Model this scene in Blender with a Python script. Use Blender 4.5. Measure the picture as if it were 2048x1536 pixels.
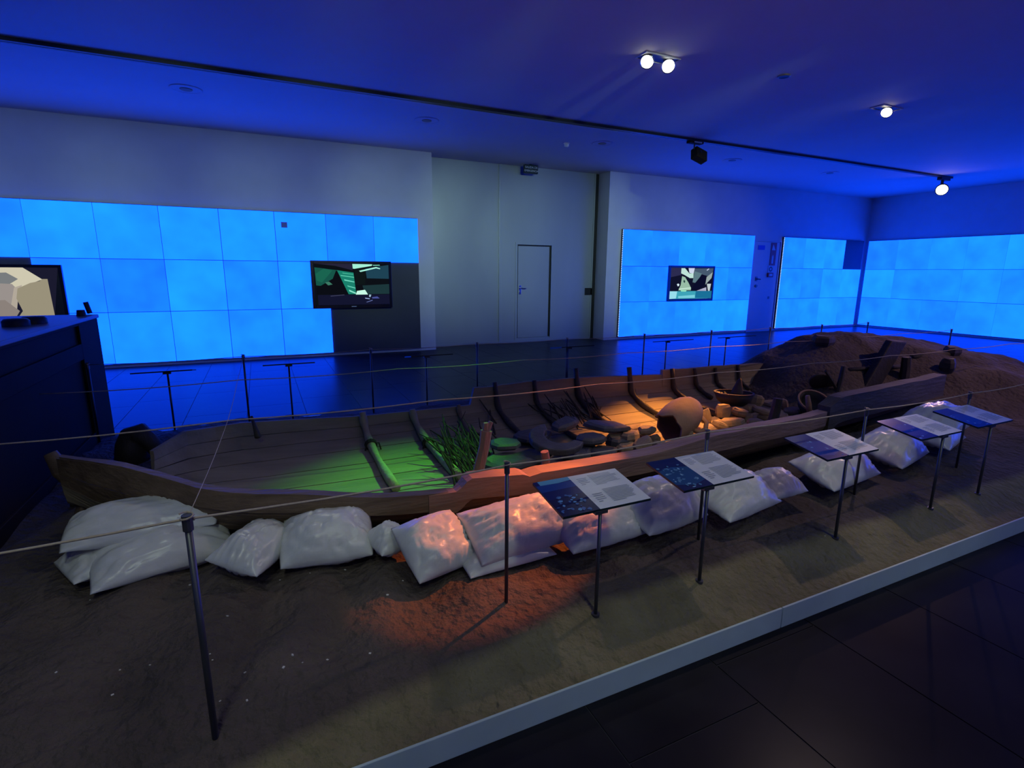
import bpy, bmesh, math, random
import numpy as np
from mathutils import Vector, Matrix, noise
random.seed(7)
for o in list(bpy.data.objects): bpy.data.objects.remove(o, do_unlink=True)
sc = bpy.context.scene
COL = sc.collection

# ------------------------------------------------------------------ camera
EYE = np.array([0.0, 0.0, 1.6]); FPX = 1056.0
yaw, pit, rol = 0.44152, 0.20928, -0.00783
_f = np.array([math.sin(yaw)*math.cos(pit), math.cos(yaw)*math.cos(pit), -math.sin(pit)])
_r = np.array([math.cos(yaw), -math.sin(yaw), 0.0]); _d = np.cross(_f, _r)
RIGHT = math.cos(rol)*_r + math.sin(rol)*_d
DOWN = -math.sin(rol)*_r + math.cos(rol)*_d
cam_d = bpy.data.cameras.new('camera'); cam = bpy.data.objects.new('camera', cam_d); COL.objects.link(cam)
cam_d.sensor_width = 36.0; cam_d.lens = FPX/2048*36.0; cam_d.clip_start = 0.05; cam_d.clip_end = 100
mw = Matrix.Identity(4)
for i in range(3):
    mw[i][0] = RIGHT[i]; mw[i][1] = -DOWN[i]; mw[i][2] = -_f[i]; mw[i][3] = EYE[i]
cam.matrix_world = mw
sc.camera = cam
# a point of the place: where the sight line of a photo point meets a plane of known height / depth
def _ray(x, y): return RIGHT*((x-1024)/FPX) + DOWN*((y-768)/FPX) + _f
def atz(x, y, z): d = _ray(x, y); return Vector(EYE + d*((z-EYE[2])/d[2]))
def aty(x, y, Y): d = _ray(x, y); return Vector(EYE + d*(Y/d[1]))
def atx(x, y, X): d = _ray(x, y); return Vector(EYE + d*(X/d[0]))

# ------------------------------------------------------------------ world, exposure, lights
w = bpy.data.worlds.new('world'); sc.world = w; w.use_nodes = True
w.node_tree.nodes['Background'].inputs[0].default_value = (0.02, 0.05, 0.5, 1)
w.node_tree.nodes['Background'].inputs[1].default_value = 0.0
sc.view_settings.view_transform = 'Standard'; sc.view_settings.look = 'None'
sc.view_settings.gamma = 1.0; sc.view_settings.use_curve_mapping = False
sc.view_settings.exposure = 0.0
ZC = 3.855          # ceiling height
YW, YB, XR = 10.58, 10.985, 17.07   # back wall, door bay, right wall
LED = (0.012, 0.27, 3.0)            # emission of the blue light walls
def spot(name, loc, target, power, color, angle, blend=0.25, rad=0.03):
    l = bpy.data.lights.new(name, 'SPOT'); l.energy = power; l.color = color
    l.spot_size = math.radians(angle); l.spot_blend = blend; l.shadow_soft_size = rad
    o = bpy.data.objects.new(name, l); COL.objects.link(o); o.location = loc
    o.rotation_euler = (Vector(target)-Vector(loc)).to_track_quat('-Z', 'Y').to_euler()
    return o
ORANGE = (1.0, 0.21, 0.03); WARM = (1.0, 0.55, 0.16); GREEN = (0.10, 1.0, 0.03); COOL = (0.66, 1.0, 0.80)
# coloured beams of the recessed twin lamp in view and of the single lamp beyond it
def beam(name, head, target, *a, **k):
    h = Vector(head); return spot(name, h+(Vector(target)-h).normalized()*0.13, target, *a, **k)
beam('green_beam', (3.93, 5.01, 3.80), (0.84, 3.46, 0.22), 1050, (0.10, 1.0, 0.015), 19.5, 1.0)
beam('orange_beam', (4.215, 5.01, 3.80), (1.60, 2.66, 0.48), 1500, ORANGE, 10.5, 0.6)
beam('amber_beam', (8.05, 4.97, 3.80), (3.55, 3.85, 0.25), 5200, (1.0, 0.33, 0.05), 12.5, 0.7)
spot('track_warm_beam', (14.30, 7.30, 3.40), (6.8, 3.5, 0.5), 300, (1.0, 0.55, 0.40), 34, 0.9)
# unseen lamps of the same rows just above the frame
spot('orange_row_lamp', (4.30, 3.35, 3.72), (1.10, 2.24, 0.35), 1050, ORANGE, 11, 0.4)
spot('amber_row_lamp', (2.3, 2.3, 3.72), (3.50, 3.72, 0.30), 640, (1.0, 0.42, 0.09), 17, 0.8)
spot('side_fill_warm', (8.4, 0.9, 3.72), (6.9, 3.7, 0.6), 190, (1.0, 0.62, 0.50), 56, 0.8)  # unseen lamp added to warm the mound
spot('row_lamp_white', (0.07, 5.0, 3.72), (0.2, 2.2, 0.3), 34, (0.9, 0.95, 0.8), 60, 0.8)
spot('near_lamp_white', (4.3, 2.45, 3.72), (2.2, 1.9, 0.4), 75, (1.0, 0.76, 0.66), 74, 0.8)
for k_, (x_, p_) in enumerate(((-0.5, 64), (1.3, 44), (3.2, 42), (5.2, 32))):  # unseen fill lamps added to brighten kerb, bank and sandbags
    spot('front_fill', (x_-0.3, -1.3, 3.72), (x_, 2.25, 0.3), p_, (0.84, 1.0, 0.80), 36, 0.7, 0.22)
    spot('overhead_fill', (x_-0.2, 0.35, 3.72), (x_, 2.15, 0.3), p_*0.75, (0.84, 1.0, 0.82), 38, 0.8, 0.12)
spot('front_wall_bounce', (2.5, -1.6, 3.72), (2.5, -4.0, 2.6), 230, (1.0, 0.92, 0.85), 90, 0.8, 0.08)  # unseen lamp added for its bounce off the wall behind the camera
# unseen fill lamps added above the frame to brighten the back wall and the gate
for k_, (x_, p_) in enumerate(((-5.0, 190), (-3.0, 190), (-1.0, 200), (1.0, 230), (2.9, 350), (4.7, 520), (6.5, 500), (8.6, 230), (10.6, 110))):
    spot('wall_fill', (x_*0.8, 2.3, 3.66), (x_, 10.6, 2.12), p_, COOL, 33, 0.9, 0.06)

# ------------------------------------------------------------------ materials
MATS = {}
def lin(r, g, b):
    f = lambda c: (c/255/12.92) if c/255 <= 0.04045 else ((c/255+0.055)/1.055)**2.4
    return (f(r), f(g), f(b), 1)
def mat(name, col, rough=0.6, var=0.0, scale=6.0, bump=0.0, bscale=40.0, metal=0.0, spec=0.5, stretch=(1,1,1), detail=4.0, col2=None, coat=0.0):
    m = bpy.data.materials.new(name); m.use_nodes = True; MATS[name] = m
    nt = m.node_tree; n = nt.nodes; b = n['Principled BSDF']
    b.inputs['Roughness'].default_value = rough; b.inputs['Metallic'].default_value = metal
    b.inputs['Specular IOR Level'].default_value = spec; b.inputs['Coat Weight'].default_value = coat
    c = (*col[:3], 1)
    tc = n.new('ShaderNodeTexCoord'); mp = n.new('ShaderNodeMapping'); mp.inputs['Scale'].default_value = stretch
    nt.links.new(tc.outputs['Object'], mp.inputs[0])
    nz = n.new('ShaderNodeTexNoise'); nz.inputs['Scale'].default_value = scale; nz.inputs['Detail'].default_value = detail
    nt.links.new(mp.outputs[0], nz.inputs['Vector'])
    rp = n.new('ShaderNodeValToRGB'); rp.color_ramp.elements[0].position = 0.3; rp.color_ramp.elements[1].position = 0.7
    c2 = (*col2[:3], 1) if col2 else tuple(min(1, x*(1+var)) for x in c[:3])+(1,)
    c1 = c if col2 else tuple(x*(1-var) for x in c[:3])+(1,)
    rp.color_ramp.elements[0].color = c1; rp.color_ramp.elements[1].color = c2
    nt.links.new(nz.outputs[0], rp.inputs[0]); nt.links.new(rp.outputs[0], b.inputs['Base Color'])
    if bump:
        nb = n.new('ShaderNodeTexNoise'); nb.inputs['Scale'].default_value = bscale; nb.inputs['Detail'].default_value = 5
        nt.links.new(mp.outputs[0], nb.inputs['Vector'])
        bp = n.new('ShaderNodeBump'); bp.inputs['Strength'].default_value = bump; bp.inputs['Distance'].default_value = 0.02
        nt.links.new(nb.outputs[0], bp.inputs['Height']); nt.links.new(bp.outputs[0], b.inputs['Normal'])
    return m
def emit(name, col, strength=1.0):
    m = bpy.data.materials.new(name); m.use_nodes = True; MATS[name] = m
    nt = m.node_tree; nt.nodes.remove(nt.nodes['Principled BSDF'])
    e = nt.nodes.new('ShaderNodeEmission'); e.inputs[0].default_value = (*col[:3], 1); e.inputs[1].default_value = strength
    nt.links.new(e.outputs[0], nt.nodes['Material Output'].inputs[0]); return m
mat('wall_paint', (0.60, 0.62, 0.64), 0.75, 0.03, 3, 0.03, 60)
mat('ceiling_paint', (0.62, 0.55, 0.56), 0.8, 0.02, 2)
def tile_material():
    m = mat('tile', (0.018, 0.018, 0.021), 0.5, 0.35, 2.2, 0.02, 25, spec=0.0)
    nt = m.node_tree; n = nt.nodes; b = n['Principled BSDF']
    gl = n.new('ShaderNodeBsdfGlossy'); gl.inputs['Roughness'].default_value = 0.30; gl.inputs['Color'].default_value = (0.9, 0.9, 0.95, 1)
    fr = n.new('ShaderNodeFresnel'); fr.inputs['IOR'].default_value = 1.35
    mu = n.new('ShaderNodeMath'); mu.operation = 'MULTIPLY'; mu.inputs[1].default_value = 0.42
    mx = n.new('ShaderNodeMixShader'); nt.links.new(fr.outputs[0], mu.inputs[0]); nt.links.new(mu.outputs[0], mx.inputs[0])
    nt.links.new(b.outputs[0], mx.inputs[1]); nt.links.new(gl.outputs[0], mx.inputs[2]); nt.links.new(mx.outputs[0], n['Material Output'].inputs[0])
tile_material()
mat('grout', (0.055, 0.055, 0.06), 0.8, 0.1, 8)
mat('door_metal', (0.36, 0.40, 0.43), 0.36, 0.06, 1.3, 0.01, 6, metal=0.35, stretch=(1,1,0.4))
mat('door_dark', (0.010, 0.011, 0.014), 0.5, 0.1, 4)
mat('door_white', (0.55, 0.56, 0.58), 0.5, 0.03, 3)
mat('chrome', (0.75, 0.75, 0.77), 0.18, 0.02, 5, metal=1.0)
mat('backing', (0.055, 0.06, 0.075), 0.6, 0.06, 3)
mat('black_plastic', (0.012, 0.012, 0.015), 0.35, 0.1, 5)
mat('black_gloss', (0.010, 0.010, 0.013), 0.15, 0.1, 5)
mat('module_dark', (0.034, 0.022, 0.007), 0.75, 0.15, 2.5, 0.03, 20, spec=0.1)
mat('module_top', (0.20, 0.15, 0.11), 0.45, 0.05, 3)
mat('kerb_metal', (0.54, 0.70, 0.64), 0.45, 0.07, 4, 0.02, 30)
mat('wood_hull', (0.105, 0.070, 0.042), 0.68, 0, 5, 0.55, 16, stretch=(0.35, 2.2, 2.2), col2=(0.20, 0.135, 0.080), detail=7)
mat('wood_aged', (0.050, 0.042, 0.025), 0.72, 0, 5, 0.5, 16, stretch=(0.35, 2.2, 2.2), col2=(0.095, 0.080, 0.048), detail=7)
mat('wood_black', (0.014, 0.012, 0.011), 0.75, 0.3, 6, 0.5, 20)
mat('wood_wale', (0.20, 0.125, 0.085), 0.68, 0, 5, 0.5, 16, stretch=(0.35, 2.2, 2.2), col2=(0.30, 0.19, 0.13), detail=7)
mat('wood_hull_inner', (0.185, 0.155, 0.10), 0.72, 0, 4, 0.4, 14, stretch=(0.35, 2.0, 2.0), col2=(0.30, 0.25, 0.165), detail=7)
mat('wood_rib', (0.13, 0.10, 0.065), 0.7, 0, 6, 0.5, 20, stretch=(2, 2, 0.5), col2=(0.22, 0.17, 0.11), detail=6)
mat('wood_light', (0.26, 0.22, 0.14), 0.7, 0, 6, 0.4, 20, stretch=(2, 2, 0.5), col2=(0.36, 0.31, 0.20), detail=6)
mat('wood_dark', (0.030, 0.026, 0.022), 0.7, 0, 6, 0.5, 20, col2=(0.065, 0.055, 0.045), stretch=(1.5, 1.5, 0.5), detail=6)
mat('twig', (0.020, 0.016, 0.011), 0.85, 0, 30, 0.3, 60, col2=(0.060, 0.048, 0.032))
mat('lashing', (0.030, 0.024, 0.018), 0.9, 0.3, 60, 0.4, 200)
mat('slab', (0.075, 0.080, 0.092), 0.62, 0.3, 5, 0.35, 22)
mat('clay', (0.36, 0.22, 0.13), 0.7, 0.16, 7, 0.2, 30)
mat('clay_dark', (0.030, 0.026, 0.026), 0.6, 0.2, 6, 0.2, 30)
mat('rock', (0.33, 0.25, 0.16), 0.8, 0.25, 9, 0.35, 30)
mat('bag', (0.64, 0.65, 0.62), 0.30, 0.05, 5, 0.20, 10, spec=0.5, stretch=(1.0, 3.2, 1.6))
mat('cord', (0.42, 0.34, 0.24), 0.85, 0.1, 90)
mat('rod', (0.10, 0.105, 0.115), 0.42, 0.1, 8, metal=0.7)
mat('white_plastic', (0.6, 0.6, 0.6), 0.4, 0.02, 4)
mat('chip', (0.62, 0.6, 0.56), 0.6, 0.1, 50)
mat('sign_dark', (0.006, 0.022, 0.022), 0.4, 0.1, 5)
mat('sign_pale', (0.55, 0.6, 0.62), 0.5, 0.02, 5)
mat('sign_red', (0.42, 0.03, 0.06), 0.45, 0.05, 5)
mat('sign_blue', (0.04, 0.07, 0.55), 0.45, 0.05, 5)
emit('lamp_cool', (0.95, 1.0, 0.97), 9.0)
emit('lamp_warm', (1.0, 0.93, 0.80), 9.0)
emit('led_dot', (0.45, 0.65, 1.0), 2.2)

def led_material():
    m = bpy.data.materials.new('blue_light_panel'); m.use_nodes = True; nt = m.node_tree; n = nt.nodes
    n.remove(n['Principled BSDF']); e = n.new('ShaderNodeEmission')
    tc = n.new('ShaderNodeTexCoord'); oi = n.new('ShaderNodeObjectInfo')
    ad = n.new('ShaderNodeVectorMath'); ad.operation = 'ADD'
    sc_ = n.new('ShaderNodeMath'); sc_.operation = 'MULTIPLY'; sc_.inputs[1].default_value = 37.0
    nt.links.new(oi.outputs['Random'], sc_.inputs[0]); nt.links.new(tc.outputs['Object'], ad.inputs[0]); nt.links.new(sc_.outputs[0], ad.inputs[1])
    nz = n.new('ShaderNodeTexNoise'); nz.inputs['Scale'].default_value = 2.0; nz.inputs['Detail'].default_value = 2.5; nz.inputs['Roughness'].default_value = 0.45
    nt.links.new(ad.outputs[0], nz.inputs['Vector'])
    m1 = n.new('ShaderNodeMath'); m1.operation = 'MULTIPLY_ADD'; m1.inputs[1].default_value = 0.9; m1.inputs[2].default_value = -0.18
    nt.links.new(nz.outputs[0], m1.inputs[0])
    m2 = n.new('ShaderNodeMath'); m2.operation = 'MULTIPLY_ADD'; m2.inputs[1].default_value = 0.40
    nt.links.new(oi.outputs['Random'], m2.inputs[0]); nt.links.new(m1.outputs[0], m2.inputs[2])
    rp = n.new('ShaderNodeValToRGB'); rp.color_ramp.elements[0].position = 0.05; rp.color_ramp.elements[1].position = 0.95
    rp.color_ramp.elements[0].color = (0.010/5.5, 0.185/5.5, 0.93, 1); rp.color_ramp.elements[1].color = (0.014/5.5, 0.40/5.5, 1.0, 1)
    nt.links.new(m2.outputs[0], rp.inputs[0]); nt.links.new(rp.outputs[0], e.inputs[0]); e.inputs[1].default_value = 5.5
    nt.links.new(e.outputs[0], n['Material Output'].inputs[0]); return m
MATS['led'] = led_material()

def attr_material(name, emission):
    m = bpy.data.materials.new(name); m.use_nodes = True; nt = m.node_tree; n = nt.nodes
    at = n.new('ShaderNodeAttribute'); at.attribute_name = 'print'
    if emission:
        n.remove(n['Principled BSDF']); e = n.new('ShaderNodeEmission'); e.inputs[1].default_value = emission
        nt.links.new(at.outputs[0], e.inputs[0]); nt.links.new(e.outputs[0], n['Material Output'].inputs[0])
    else:
        b = n['Principled BSDF']; b.inputs['Roughness'].default_value = 0.22; b.inputs['Specular IOR Level'].default_value = 0.5
        nt.links.new(at.outputs[0], b.inputs['Base Color'])
    MATS[name] = m
attr_material('screen_picture', 1.0); attr_material('printed', 0)

def sand_material():
    m = mat('sand', (0.060, 0.045, 0.038), 0.9, 0, 2.6, 1.0, 22, col2=(0.115, 0.088, 0.072), detail=8)
    nt = m.node_tree; n = nt.nodes; b = n['Principled BSDF']
    [x for x in n if x.type == 'BUMP'][0].inputs['Distance'].default_value = 0.045
    # paler along the kerb, light on the bank painted in; darker earth inside; the border wanders
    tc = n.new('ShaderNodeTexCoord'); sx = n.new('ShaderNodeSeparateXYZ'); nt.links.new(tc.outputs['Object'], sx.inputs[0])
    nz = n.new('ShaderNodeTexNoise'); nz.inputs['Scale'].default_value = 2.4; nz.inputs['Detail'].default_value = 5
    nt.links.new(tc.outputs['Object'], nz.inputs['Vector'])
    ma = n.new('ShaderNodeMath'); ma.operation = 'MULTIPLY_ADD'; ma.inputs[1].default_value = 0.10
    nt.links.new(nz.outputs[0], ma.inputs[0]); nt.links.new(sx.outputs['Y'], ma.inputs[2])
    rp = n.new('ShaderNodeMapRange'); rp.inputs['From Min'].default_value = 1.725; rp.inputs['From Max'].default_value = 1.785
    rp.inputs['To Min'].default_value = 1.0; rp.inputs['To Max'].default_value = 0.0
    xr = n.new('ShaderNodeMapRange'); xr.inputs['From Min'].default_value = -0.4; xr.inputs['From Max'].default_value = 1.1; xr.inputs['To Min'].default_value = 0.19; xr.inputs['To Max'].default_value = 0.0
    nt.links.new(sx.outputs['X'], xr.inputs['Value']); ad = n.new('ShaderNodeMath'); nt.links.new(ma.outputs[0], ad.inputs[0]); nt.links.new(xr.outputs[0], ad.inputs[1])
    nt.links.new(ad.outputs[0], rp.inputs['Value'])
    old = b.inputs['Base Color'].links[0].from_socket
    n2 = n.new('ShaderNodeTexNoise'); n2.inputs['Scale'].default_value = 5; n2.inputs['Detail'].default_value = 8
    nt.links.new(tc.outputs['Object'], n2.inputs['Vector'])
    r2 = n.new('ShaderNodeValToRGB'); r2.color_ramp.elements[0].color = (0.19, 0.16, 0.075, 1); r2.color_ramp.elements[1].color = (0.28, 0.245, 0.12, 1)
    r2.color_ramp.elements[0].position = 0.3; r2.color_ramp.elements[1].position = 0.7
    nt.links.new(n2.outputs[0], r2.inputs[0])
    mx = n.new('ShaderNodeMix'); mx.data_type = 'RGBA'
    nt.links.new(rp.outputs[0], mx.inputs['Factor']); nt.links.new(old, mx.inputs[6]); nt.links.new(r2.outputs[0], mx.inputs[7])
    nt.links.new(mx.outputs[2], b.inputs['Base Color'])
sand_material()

# ------------------------------------------------------------------ helpers
class MB:
    """collects shapes given in world coordinates and links them as one mesh object"""
    def __init__(s): s.v = []; s.f = []
    def add(s, vs, fs):
        o = len(s.v); s.v += [tuple(p) for p in vs]; s.f += [tuple(i+o for i in q) for q in fs]; return s
    def box(s, a, b, rot=None, piv=None):
        x0, y0, z0 = a; x1, y1, z1 = b
        vs = [Vector(p) for p in ((x0,y0,z0),(x1,y0,z0),(x1,y1,z0),(x0,y1,z0),(x0,y0,z1),(x1,y0,z1),(x1,y1,z1),(x0,y1,z1))]
        if rot is not None:
            c = Vector(piv) if piv is not None else (Vector(a)+Vector(b))/2
            vs = [rot @ (p-c) + c for p in vs]
        return s.add(vs, [(0,3,2,1),(4,5,6,7),(0,1,5,4),(1,2,6,5),(2,3,7,6),(3,0,4,7)])
    def tube(s, pts, r, n=8, cap=True, flat=1.0):
        pts = [Vector(p) for p in pts]; rs = r if hasattr(r, '__len__') else [r]*len(pts)
        vs = []; up = None
        for i, p in enumerate(pts):
            t = (pts[min(i+1, len(pts)-1)]-pts[max(i-1, 0)]).normalized()
            if up is None: up = Vector((0,0,1)) if abs(t.z) < 0.9 else Vector((1,0,0))
            a = t.cross(up).normalized(); bb = a.cross(t).normalized(); up = bb
            for k in range(n):
                q = 2*math.pi*k/n; vs.append(p + a*(math.cos(q)*rs[i]) + bb*(math.sin(q)*rs[i]*flat))
        fs = [(i*n+k, i*n+(k+1) % n, (i+1)*n+(k+1) % n, (i+1)*n+k) for i in range(len(pts)-1) for k in range(n)]
        if cap: fs += [tuple(range(n-1, -1, -1)), tuple((len(pts)-1)*n+k for k in range(n))]
        return s.add(vs, fs)
    def lathe(s, prof, n=20, M=None):
        vs = []; M = M or Matrix.Identity(4)
        for (r, z) in prof:
            for k in range(n):
                q = 2*math.pi*k/n; vs.append(M @ Vector((r*math.cos(q), r*math.sin(q), z)))
        fs = [(i*n+k, i*n+(k+1) % n, (i+1)*n+(k+1) % n, (i+1)*n+k) for i in range(len(prof)-1) for k in range(n)]
        return s.add(vs, fs)
    def prism(s, poly, ext):
        n = len(poly); ext = Vector(ext); a = [Vector(p) for p in poly]
        return s.add(a + [p+ext for p in a], [tuple(range(n-1, -1, -1)), tuple(range(n, 2*n))] + [(i, (i+1) % n, n+(i+1) % n, n+i) for i in range(n)])
    def build(s, name, material, parent=None, smooth=False, bevel=0.0, origin=None):
        if parent is not None: org = parent['_org'] if '_org' in parent else (0,0,0)
        else:
            if origin is None:
                a = np.array(s.v); origin = ((a[:,0].min()+a[:,0].max())/2, (a[:,1].min()+a[:,1].max())/2, a[:,2].min())
            org = origin
        org = Vector(org)
        me = bpy.data.meshes.new(name); me.from_pydata([Vector(p)-org for p in s.v], [], s.f); me.update()
        bm = bmesh.new(); bm.from_mesh(me); bmesh.ops.recalc_face_normals(bm, faces=bm.faces); bm.to_mesh(me); bm.free()
        if smooth: me.polygons.foreach_set('use_smooth', [True]*len(me.polygons))
        me.materials.append(MATS[material]); o = bpy.data.objects.new(name, me); COL.objects.link(o)
        if parent is not None: o.parent = parent
        else: o.location = org
        o['_org'] = tuple(org)
        if bevel:
            md = o.modifiers.new('bevel', 'BEVEL'); md.width = bevel; md.segments = 2; md.limit_method = 'ANGLE'
        if smooth: 
            pass
        return o
def tag(o, label=None, cat=None, group=None, kind=None):
    if label: o['label'] = label
    if cat: o['category'] = cat
    if group: o['group'] = group
    if kind: o['kind'] = kind
    return o
def empty(name, loc, label=None, cat=None, group=None, kind=None):
    o = bpy.data.objects.new(name, None); COL.objects.link(o); o.location = loc; o['_org'] = tuple(loc); o.empty_display_size = 0.05
    return tag(o, label, cat, group, kind)
def copy_tree(o, loc=None, rotz=None, parent=None):
    c = o.copy(); COL.objects.link(c)
    if parent is not None: c.parent = parent
    if loc is not None: c.location = loc
    if rotz is not None: c.rotation_euler = (0, 0, rotz)
    for ch in list(o.children): copy_tree(ch, parent=c)
    return c
def picture(name, polys, material, parent, to_world, step, normal):
    """flat print or screen image: coloured polygons laid over one another, one mesh"""
    vs, fs, cs = [], [], []
    nrm = Vector(normal)
    for k, (pts, c) in enumerate(polys):
        o = len(vs); vs += [to_world(*p) + nrm*(step*k) for p in pts]; fs.append(tuple(range(o, o+len(pts)))); cs.append(lin(*c))
    org = Vector(parent['_org'])
    me = bpy.data.meshes.new(name); me.from_pydata([v-org for v in vs], [], fs); me.update()
    at = me.color_attributes.new('print', 'FLOAT_COLOR', 'CORNER')
    for p in me.polygons:
        for li in p.loop_indices: at.data[li].color = cs[p.index]
    me.materials.append(MATS[material]); o = bpy.data.objects.new(name, me); COL.objects.link(o); o.parent = parent; o['_org'] = tuple(org)
    return o
def text(name, body, size, loc, rot, material, parent):
    cu = bpy.data.curves.new(name, 'FONT'); cu.body = body; cu.size = size; cu.align_x = 'CENTER'; cu.align_y = 'CENTER'; cu.extrude = 0.001
    cu.materials.append(MATS[material]); tmp = bpy.data.objects.new(name, cu); COL.objects.link(tmp); bpy.context.view_layer.update()
    me = bpy.data.meshes.new_from_object(tmp); bpy.data.objects.remove(tmp); o = bpy.data.objects.new(name, me); COL.objects.link(o); o.parent = parent
    o.location = Vector(loc)-Vector(parent['_org']); o.rotation_euler = rot; return tag(o, kind='stuff')
RX = lambda a: Matrix.Rotation(a, 3, 'X'); RY = lambda a: Matrix.Rotation(a, 3, 'Y'); RZ = lambda a: Matrix.Rotation(a, 3, 'Z')

# ------------------------------------------------------------------ the room
X0, Y0 = -6.0, -4.0
SX0, SX1, SY0, SY1 = -3.6, 9.25, 1.413, 5.75       # kerb of the sand bed
fl = MB().box((X0, Y0, -0.12), (XR, YB+0.3, -0.004)).build('floor', 'grout'); tag(fl, kind='structure')
TW, TL = 0.612, 1.224
tile_mesh = {}
cx0 = 0.985 - 12*TW
ntile = 0; cells = []
for i in range(40):
    xa = cx0 + i*TW; xb = xa+TW
    if xb > XR or xa < X0: continue
    off = 1.148 + 0.212*(i-12)
    off = (off - Y0) % TL + Y0 - TL
    for k in range(15):
        ya, yb = off+k*TL, off+(k+1)*TL
        ya, yb = max(ya, Y0), min(yb, YB+0.02)
        if yb-ya < 0.05: continue
        # skip what the sand bed covers
        if xa > SX0 and xb < SX1 and ya > SY0 and yb < SY1: continue
        # does it show in the frame?
        vis = False
        for (px, py) in ((xa,ya),(xb,ya),(xa,yb),(xb,yb)):
            v = np.array([px, py, 0])-EYE; dz = v@_f
            if dz > 0.2:
                u = v@RIGHT/dz*FPX+1024; q = v@DOWN/dz*FPX+768
                if -150 < u < 2200 and -100 < q < 1700: vis = True
        cells.append((xa, xb, ya, yb, vis, math.hypot((xa+xb)/2, (ya+yb)/2)))
cells.sort(key=lambda c: (not c[4], c[5]))
rest = MB()
for n_, (xa, xb, ya, yb, vis, d) in enumerate(cells):
    g = 0.003
    if n_ < 290:
        key = (round(xb-xa, 3), round(yb-ya, 3))
        if key not in tile_mesh:
            t = MB().box((-(xb-xa)/2+g, -(yb-ya)/2+g, -0.006), ((xb-xa)/2-g, (yb-ya)/2-g, 0.0)).build('tile', 'tile', parent=None, origin=(0,0,0))
            tile_mesh[key] = t.data; o = t
        else:
            o = bpy.data.objects.new('tile', tile_mesh[key]); COL.objects.link(o)
        o.parent = fl; o.location = Vector(((xa+xb)/2, (ya+yb)/2, 0)) - fl.location
    else: rest.box((xa+g, ya+g, -0.006), (xb-g, yb-g, 0.0))
if rest.v: tag(rest.build('tile_field', 'tile', fl), kind='stuff')

tag(MB().box((X0-0.2, Y0-0.2, ZC), (XR+0.2, YB+0.3, ZC+0.15)).build('ceiling', 'ceiling_paint'), kind='structure')
BX0, BX1 = 3.235, 7.43                              # door bay
wb = MB(); wb.box((X0-0.2, YW, 0), (BX0, YB+0.25, ZC)); wb.box((BX1, YW, 0), (XR+0.2, YB+0.25, ZC)); wb.box((BX0, YB+0.10, 0), (BX1, YB+0.25, ZC))
tag(wb.build('wall_back', 'wall_paint'), kind='structure')
tag(MB().box((XR, Y0-0.2, 0), (XR+0.2, YW, ZC)).build('wall_right', 'wall_paint'), kind='structure')
tag(MB().box((X0-0.2, Y0, 0), (X0, YW, ZC)).build('wall_left', 'wall_paint'), kind='structure')
tag(MB().box((X0-0.2, Y0-0.2, 0), (XR, Y0, ZC)).build('wall_front', 'wall_paint'), kind='structure')
bb = MB(); bb.box((X0, YW-0.015, 0), (BX0, YW, 0.055)); bb.box((BX1, YW-0.015, 0), (12.18, YW, 0.055)); bb.box((13.26, YW-0.015, 0), (XR-0.02, YW, 0.055))
tag(bb.build('baseboard_back', 'wall_paint'), kind='structure')
tag(MB().box((XR-0.015, Y0, 0), (XR, YW-0.02, 0.055)).build('baseboard_right', 'wall_paint'), kind='structure')

# big metal gate of the door bay with a wicket door
d1 = empty('door_1', (5.33, YB, 0), kind='structure')
tag(d1, 'tall grey metal sliding gate closing the bay, with a wicket door')
xs = 4.84
MB().box((BX0+0.01, YB, 0.055), (xs, YB+0.05, ZC-0.002)).build('gate_leaf', 'door_metal', d1)
m_ = MB(); wx0, wx1, wz1 = 5.30, 6.17, 2.20
m_.box((xs+0.06, YB, 0.055), (wx0, YB+0.05, ZC-0.002)); m_.box((wx1, YB, 0.055), (7.30, YB+0.05, ZC-0.002)); m_.box((wx0, YB, wz1), (wx1, YB+0.05, ZC-0.002)); m_.box((wx0, YB, 0.055), (wx1, YB+0.05, 0.10))
m_.build('gate_leaf', 'door_metal', d1)
MB().box((xs, YB-0.022, 0.02), (xs+0.06, YB+0.03, ZC-0.002)).build('cover_strip', 'door_metal', d1, bevel=0.004)
MB().box((7.30, YB+0.03, 0.0), (7.425, YB+0.05, ZC-0.002)).build('dark_gap', 'door_dark', d1)
MB().box((7.28, YB-0.012, 0.02), (7.315, YB+0.05, ZC-0.002)).build('edge_strip', 'door_metal', d1)
MB().box((BX0+0.01, YB-0.014, 0.0), (7.30, YB+0.04, 0.055)).build('bottom_rail', 'door_metal', d1)
wd = MB().box((wx0+0.025, YB+0.012, 0.105), (wx1-0.045, YB+0.045, wz1-0.03)).build('wicket_door', 'door_metal', d1)
MB().box((wx0, YB+0.046, 0.10), (wx1, YB+0.05, wz1)).build('dark_reveal', 'door_dark', wd)
m_ = MB(); f_ = 0.05
m_.box((wx0-f_, YB-0.012, 0.055), (wx0, YB+0.03, wz1+f_)); m_.box((wx1, YB-0.012, 0.055), (wx1+0.012, YB+0.03, wz1+f_)); m_.box((wx0, YB-0.012, wz1), (wx1, YB+0.03, wz1+f_))
m_.build('door_frame', 'door_metal', d1)
h_ = MB(); h_.box((5.345, YB-0.004, 1.10), (5.40, YB+0.014, 1.30)); h_.tube([(5.372, YB, 1.24), (5.372, YB-0.05, 1.24), (5.50, YB-0.055, 1.235)], 0.011); h_.tube([(5.372, YB-0.02, 1.15), (5.372, YB+0.01, 1.15)], 0.022, 12)
h_.build('handle', 'chrome', wd, bevel=0.002)
c_ = aty(1178, 583, YB)
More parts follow.
